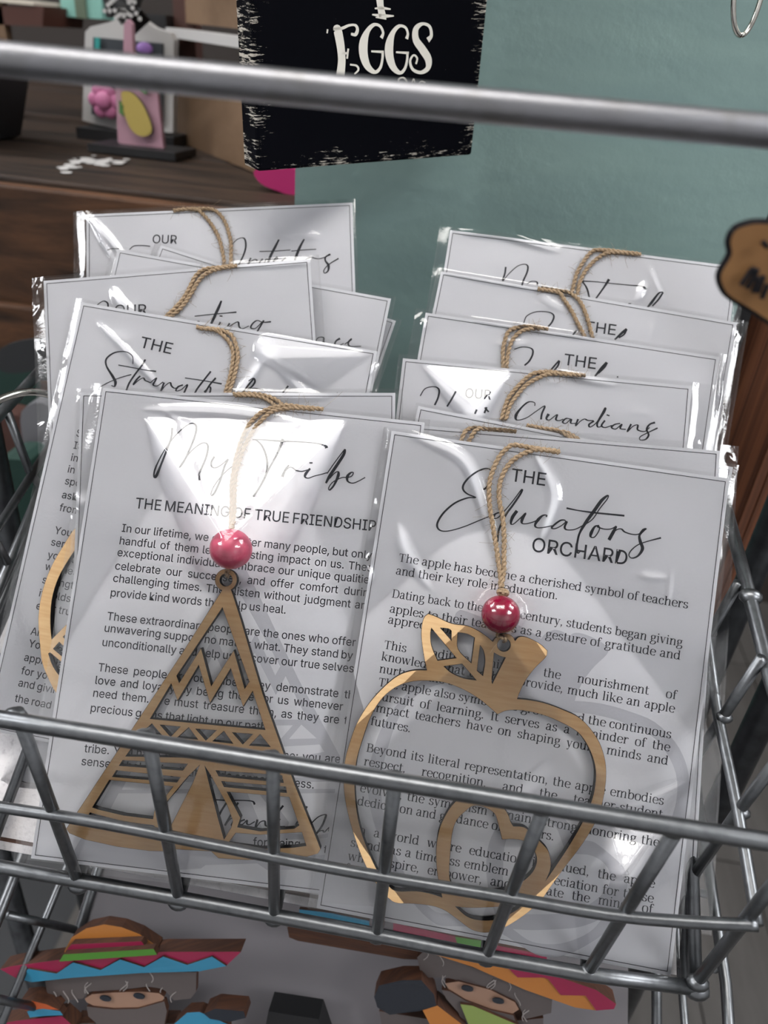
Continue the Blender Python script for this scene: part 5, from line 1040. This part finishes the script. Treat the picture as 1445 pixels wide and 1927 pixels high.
o = box('dark_gap_strip', .1395, .1500, .440, .470, .88, 1.62, M['black']); tag(o, 'narrow black strip standing in for the dark gap at the right edge of the mint board', 'board')  # black strip painted in for the dark gap between mint board and post
pe = empty('wooden_post', 'reddish brown grooved wooden post at the right behind the basket', 'post', (0, 0, 0))
def vprism(name, P, z0, z1, mat, parent): 
    N = len(P); V = [(x, y, z0) for x, y in P] + [(x, y, z1) for x, y in P]
    return mesh(name, V, [tuple(range(N - 1, -1, -1)), tuple(range(N, 2 * N))] + [(i, (i + 1) % N, N + (i + 1) % N, N + i) for i in range(N)], mat, parent)
vprism('post_core', [(.1508, .450), (.178, .428), (.2175, .452), (.2175, .50), (.1508, .50)], .0, 1.9, M['redwood'], pe)
for i in range(5):
    t0 = (i + .08) / 5; t1 = (i + .92) / 5; a = np.array([.178, .428]); b = np.array([.2175, .452]); nn = np.array([b[1] - a[1], a[0] - b[0]]); nn /= np.linalg.norm(nn)
    P = [a + (b - a) * t0, a + (b - a) * t0 + nn * .0012, a + (b - a) * t1 + nn * .0012, a + (b - a) * t1]
    vprism('groove_strip', P, .0, 1.9, M['redwood'], pe)
for (x, y, z1, r, lb_) in ((.160, .345, 2.0, .0068, 'grey steel rack post, the farther of the two right of the card basket'), (.160, .281, 2.0, .0068, 'grey steel rack post, the nearer of the two right of the card basket'),
                     (-.2175, .300, 1.6, .0062, 'grey steel rack post left of the card basket, upper left'), (-.2250, .243, .95, .0062, 'dark steel rack post at the lower left edge')):
    o = tube('rack_post', [(x, y, .01), (x, y, z1)], r, M['steel_dark'], None, 20); tag(o, lb_, 'post', 'steel rack posts')

def smooth_loop(P): return catmull(P, 4, True)
# ------------------------------------------------------------------ things beyond, upper left
sf = empty('display_shelf', 'dark reclaimed wood shelf at the upper left', 'shelf', (0, 0, 0))
for i, (ya, yb) in enumerate(((.570, .655), (.657, .745), (.747, .84), (.842, .95), (.952, 1.08), (1.082, 1.25), (1.252, 1.50))):
    box('shelf_board', -.9, -.118, ya, yb, 1.160, 1.1900 - .0008 * (i % 2), M['shelfwood'], sf, bevel=.002)
box('front_rail', -.9, -.118, .556, .569, 1.095, 1.186, M['frontwood'], sf, bevel=.002)
box('lower_rail', -.9, -.118, .560, .569, 1.020, 1.092, M['frontwood'], sf, bevel=.002)
box('shelf_leg', -.372, -.325, .545, .555, .0, 1.10, M['frontwood'], sf, bevel=.002)
q = MB()
for _ in range(44):
    cx = -.332 + random.gauss(0, .010); cy = .668 + random.gauss(0, .022); a = random.uniform(.0012, .0042)
    N = 9; P = [(cx + a * (1 + .4 * random.random()) * math.cos(t), cy + a * 1.5 * math.sin(t), 1.1904 + .0001 * _ / 16) for t in np.linspace(0, 2 * math.pi, N, endpoint=False)]
    q.add(P, [tuple(range(N))])
q.build('worn_paint_spot', M['white'], sf)
def stand(name, pts, n, t, mats, label, cat, group=None):
    e = empty(name, label, cat, (0, 0, 0), group); prism('board', pts, n, t, mats, e); return e
fy = (0, -1, 0)
e = stand('lemon_sign', DATA['lemon_board'], fy, .006, M['pinkp'], 'pink cutting-board shaped sign with a lemon on the dark shelf', 'sign')
P = catmull(DATA['lemon'], 5, True); prism('lemon', P, fy, .003, [M['yellow'], M['darkgrey']], e)
for L in DATA['lemon_leaf']: prism('leaf', L, fy, .003, [M['green'], M['green']], e)
pb = np.array(DATA['lemon_board'])
vprism('stand_base', [(pb[1][0] - .020, .715), (pb[2][0] + .018, .715), (pb[2][0] + .022, .758), (pb[1][0] - .016, .758)], 1.1905, 1.197, M['black'], e)
e = stand('flower_sign', DATA['white_board'], fy, .012, M['white'], 'white framed chalkboard sign with a pink flower behind the lemon sign', 'sign')
prism('chalk_panel', DATA['chalk'], fy, .004, M['chalk'], e); prism('teal_stripe', DATA['teal_stripe'], fy, .002, M['tealstripe'], e)
fc = DATA['flower']
fl_ = sphere('flower', fc, .0085, M['flower'], e, 1, .5, 1, 12)
for i in range(6):
    a = i * math.pi / 3; sphere('petal', (fc[0] + .0095 * math.cos(a), fc[1] + .002, fc[2] + .0095 * math.sin(a)), .0072, M['flower'], fl_, 1, .4, 1, 12)
vc = DATA['violet']; sphere('violet_flower', vc, .008, M['violet'], e, 1, .4, .7, 12)
bot = min(p[2] for p in DATA['white_board']); xw = [p[0] for p in DATA['white_board']]
box('stand_base', min(xw), max(xw), .785, .825, 1.1903, max(bot, 1.194), M['black'], e)
rb = empty('polka_dot_ribbon', 'black ribbon bow with white dots tied on top of the white sign', 'ribbon', (0, 0, 0))
R_ = DATA['ribbon']; cen = np.array(R_[2])
for i, tgt in enumerate((R_[0], R_[3], R_[4], R_[1])):
    t = np.array(tgt); d = t - cen; s = np.cross(d, (0, 1, 0)); s = s / np.linalg.norm(s) * .011
    V = [cen - s * .3, cen + s * .3, cen + d * .6 + s + np.array([0, -.008, 0]), t + s * .9, t - s * .9, cen + d * .6 - s + np.array([0, -.008, 0])]
    V2 = [v + np.array([0, .0012, 0]) for v in V]
    mesh('ribbon_loop', V + V2, [(0, 1, 2, 5), (5, 2, 3, 4), (6, 11, 8, 7), (11, 10, 9, 8), (0, 6, 7, 1), (1, 7, 8, 2), (2, 8, 9, 3), (3, 9, 10, 4), (4, 10, 11, 5), (5, 11, 6, 0)], M['black'], rb)
    q = MB()
    for k in range(8):
        c = cen + d * (.15 + .8 * ((k // 2) / 3.6)) + s * (.5 if k % 2 else -.5); P = [c + np.array([.0018 * math.cos(a), -.0095, .0018 * math.sin(a)]) for a in np.linspace(0, 2 * math.pi, 8, endpoint=False)]
        P2 = [p_ + np.array([0, .0008, 0]) for p_ in P]; q.add(P + P2, [tuple(range(8)), tuple(range(15, 7, -1))] + [(k_, 8 + k_, 8 + (k_ + 1) % 8, (k_ + 1) % 8) for k_ in range(8)])
    q.build('white_dots', M['white'], rb)
def crate(name, pts, dy, mat, label, cat, zb=None):
    P = np.array(pts); e = empty(name, label, cat, (0, 0, 0)); prism('crate_side', pts, fy, dy, [mat, mat], e); return e
e = crate('tan_plank', [(-.585, .9, 1.192), (-.535, .9, 1.192), (-.535, .9, 1.30), (-.585, .9, 1.30)], .012, M['plypanel'], 'tan plank standing upright behind the black bag', 'plank')
e = crate('mint_box', DATA['mint_box'], .05, M['mint'], 'mint green box at the top left on the shelf', 'box')
mb = np.array(DATA['mint_box']); box('strap', mb[2][0] - .028, mb[2][0] - .016, .946, .949, mb[1][2], mb[0][2], M['mintedge'], e)
e = crate('brown_box', DATA['brown_box'], .09, M['brownbox'], 'dark brown box with pale paper on top, upper left corner', 'box')
bb = np.array(DATA['brown_box']); zt_ = bb[3][2]; mesh('paper', [(bb[0][0], .898, zt_), (bb[3][0] - .01, .898, zt_), (bb[3][0] - .01, .985, zt_ + .001), (bb[0][0], .985, zt_ + .001), (bb[0][0], .898, zt_ + .003), (bb[3][0] - .01, .898, zt_ + .003), (bb[3][0] - .01, .985, zt_ + .004), (bb[0][0], .985, zt_ + .004)],
     [(3, 2, 1, 0), (4, 5, 6, 7), (0, 1, 5, 4), (1, 2, 6, 5), (2, 3, 7, 6), (3, 0, 4, 7)], M['paper'], e)
cp = np.array(DATA['crate_panel'])
e = empty('plywood_crate', 'pale plywood crate standing on the shelf left of the black sign', 'crate', (0, 0, 0))
# its near side runs from back left to front right
A0 = np.array([-.345, .86]); A1 = np.array([-.165, .655]); th = np.array([.7, .6]) * .012
vprism('crate_side', [tuple(A0), tuple(A1), tuple(A1 + th), tuple(A0 + th)], 1.1905, 1.262, M['plypanel'], e)
vprism('crate_front', [tuple(A0 + [-.004, .0]), tuple(A0 + [.006, .012]), tuple(A0 + [-.03, .03]), tuple(A0 + [-.04, .018])], 1.1905, 1.262, M['plypanel'], e)
e = empty('stacked_crate', 'tan wooden crate with a pale ledge at the top, left of the black sign', 'crate', (0, 0, 0))
vprism('crate_side', [tuple(A0 + [.01, .03]), tuple(A1 + [.0, .02]), tuple(A1 + th + [.0, .02]), tuple(A0 + th + [.01, .03])], 1.2950, 1.36, M['plypanel'], e)
vprism('pale_ledge', [tuple(A0 + [.0, .005]), tuple(A1 + [-.01, .0]), tuple(A1 + th * 3), tuple(A0 + th * 3)], 1.282, 1.290, M['white'], e)
box('black_corner', -.36, -.34, .86, .90, 1.1905, 1.30, M['black'], e)
o = prism('red_bottle', [(-.340, .88, 1.24), (-.318, .88, 1.24), (-.318, .88, 1.345), (-.340, .88, 1.345)], fy, .02, M['skinclutter']); tag(o, 'red-brown object standing behind the white sign', 'ornament')
o = prism('black_bag', [(-.60, .66, 1.191), (-.452, .66, 1.191), (-.428, .66, 1.262), (-.60, .66, 1.275)], fy, .10, M['black']); tag(o, 'black bag or box at the left end of the shelf', 'bag')
o = prism('magenta_cloth', catmull(DATA['cushion'], 4, True), fy, .02, M['magenta']); tag(o, 'magenta cloth peeking out below the black sign', 'cloth')

# dark clutter, left beyond the basket
o = box('black_crate', -.80, -.40, .64, .72, .86, 1.10, M['black'], bevel=.006); tag(o, 'dark crate on the far left under the shelf', 'crate')
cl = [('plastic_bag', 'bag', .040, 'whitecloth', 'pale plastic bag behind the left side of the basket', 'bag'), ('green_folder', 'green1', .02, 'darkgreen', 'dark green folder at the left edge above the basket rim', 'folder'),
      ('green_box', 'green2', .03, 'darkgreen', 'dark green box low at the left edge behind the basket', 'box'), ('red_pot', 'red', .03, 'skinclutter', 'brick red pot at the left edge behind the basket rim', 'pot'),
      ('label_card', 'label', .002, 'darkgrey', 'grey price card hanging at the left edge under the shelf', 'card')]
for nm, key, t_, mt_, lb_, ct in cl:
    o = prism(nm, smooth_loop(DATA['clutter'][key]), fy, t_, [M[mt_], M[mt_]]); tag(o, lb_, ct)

# ------------------------------------------------------------------ foreground tag and rings on the right
e = empty('wooden_tag', 'scorched wooden tag with burnt letters hanging at the right edge', 'tag', (0, 0, 0))
prism('tag_body', smooth3 := catmull(DATA['tag'], 4, True), fy, .003, [M['tagwood'], M['burnt']], e)
q = MB()
for a, b in [s[:2] for s in DATA['tagtext']]:
    V, F = tube_geo([a, b], .00055, 6); q.add(V, F)
q.build('burnt_letters', M['burnt'], e)
q2 = MB()
rim = np.array(smooth3); cc = rim.mean(0)
V, F = tube_geo(np.vstack([rim, rim[:1]]) + (np.array([0, .0012, 0])), .0009, 8); q2.add(V, F); q2.build('scorched_rim', M['burnt'], e, smooth=True)
tube('hanging_string', [(.089, .166, 1.262), (.085, .168, 1.2935)], .0005, M['jute'], e)
e = empty('key_ring', 'brass-toned metal ring hanging at the top right corner', 'ring', (0, 0, 0))
P = [(.0832 + .0062 * math.sin(a) + .002 * math.cos(a), .36 + .004 * math.sin(a), 1.3296 - .0185 * math.cos(a)) for a in np.linspace(0, 2 * math.pi, 44)]
tube('ring_wire', P, .0010, M['chrome'], e, 10)
tube('hook', [(.0870, .430, 1.356), (.0855, .38, 1.353), (.0835, .362, 1.3485), (.0832, .357, 1.353)], .0012, M['steel_dark'], e, 10)
o = tube('wire_clip', catmull([(.318, .50, .874), (.312, .50, .866), (.309, .50, .855), (.318, .50, .850), (.328, .50, .866), (.336, .50, .880), (.330, .50, .886), (.316, .50, .866)], 6), .0010, M['steel_dark'], None, 8)
tag(o, 'bent wire clip low at the right edge over the floor', 'clip')
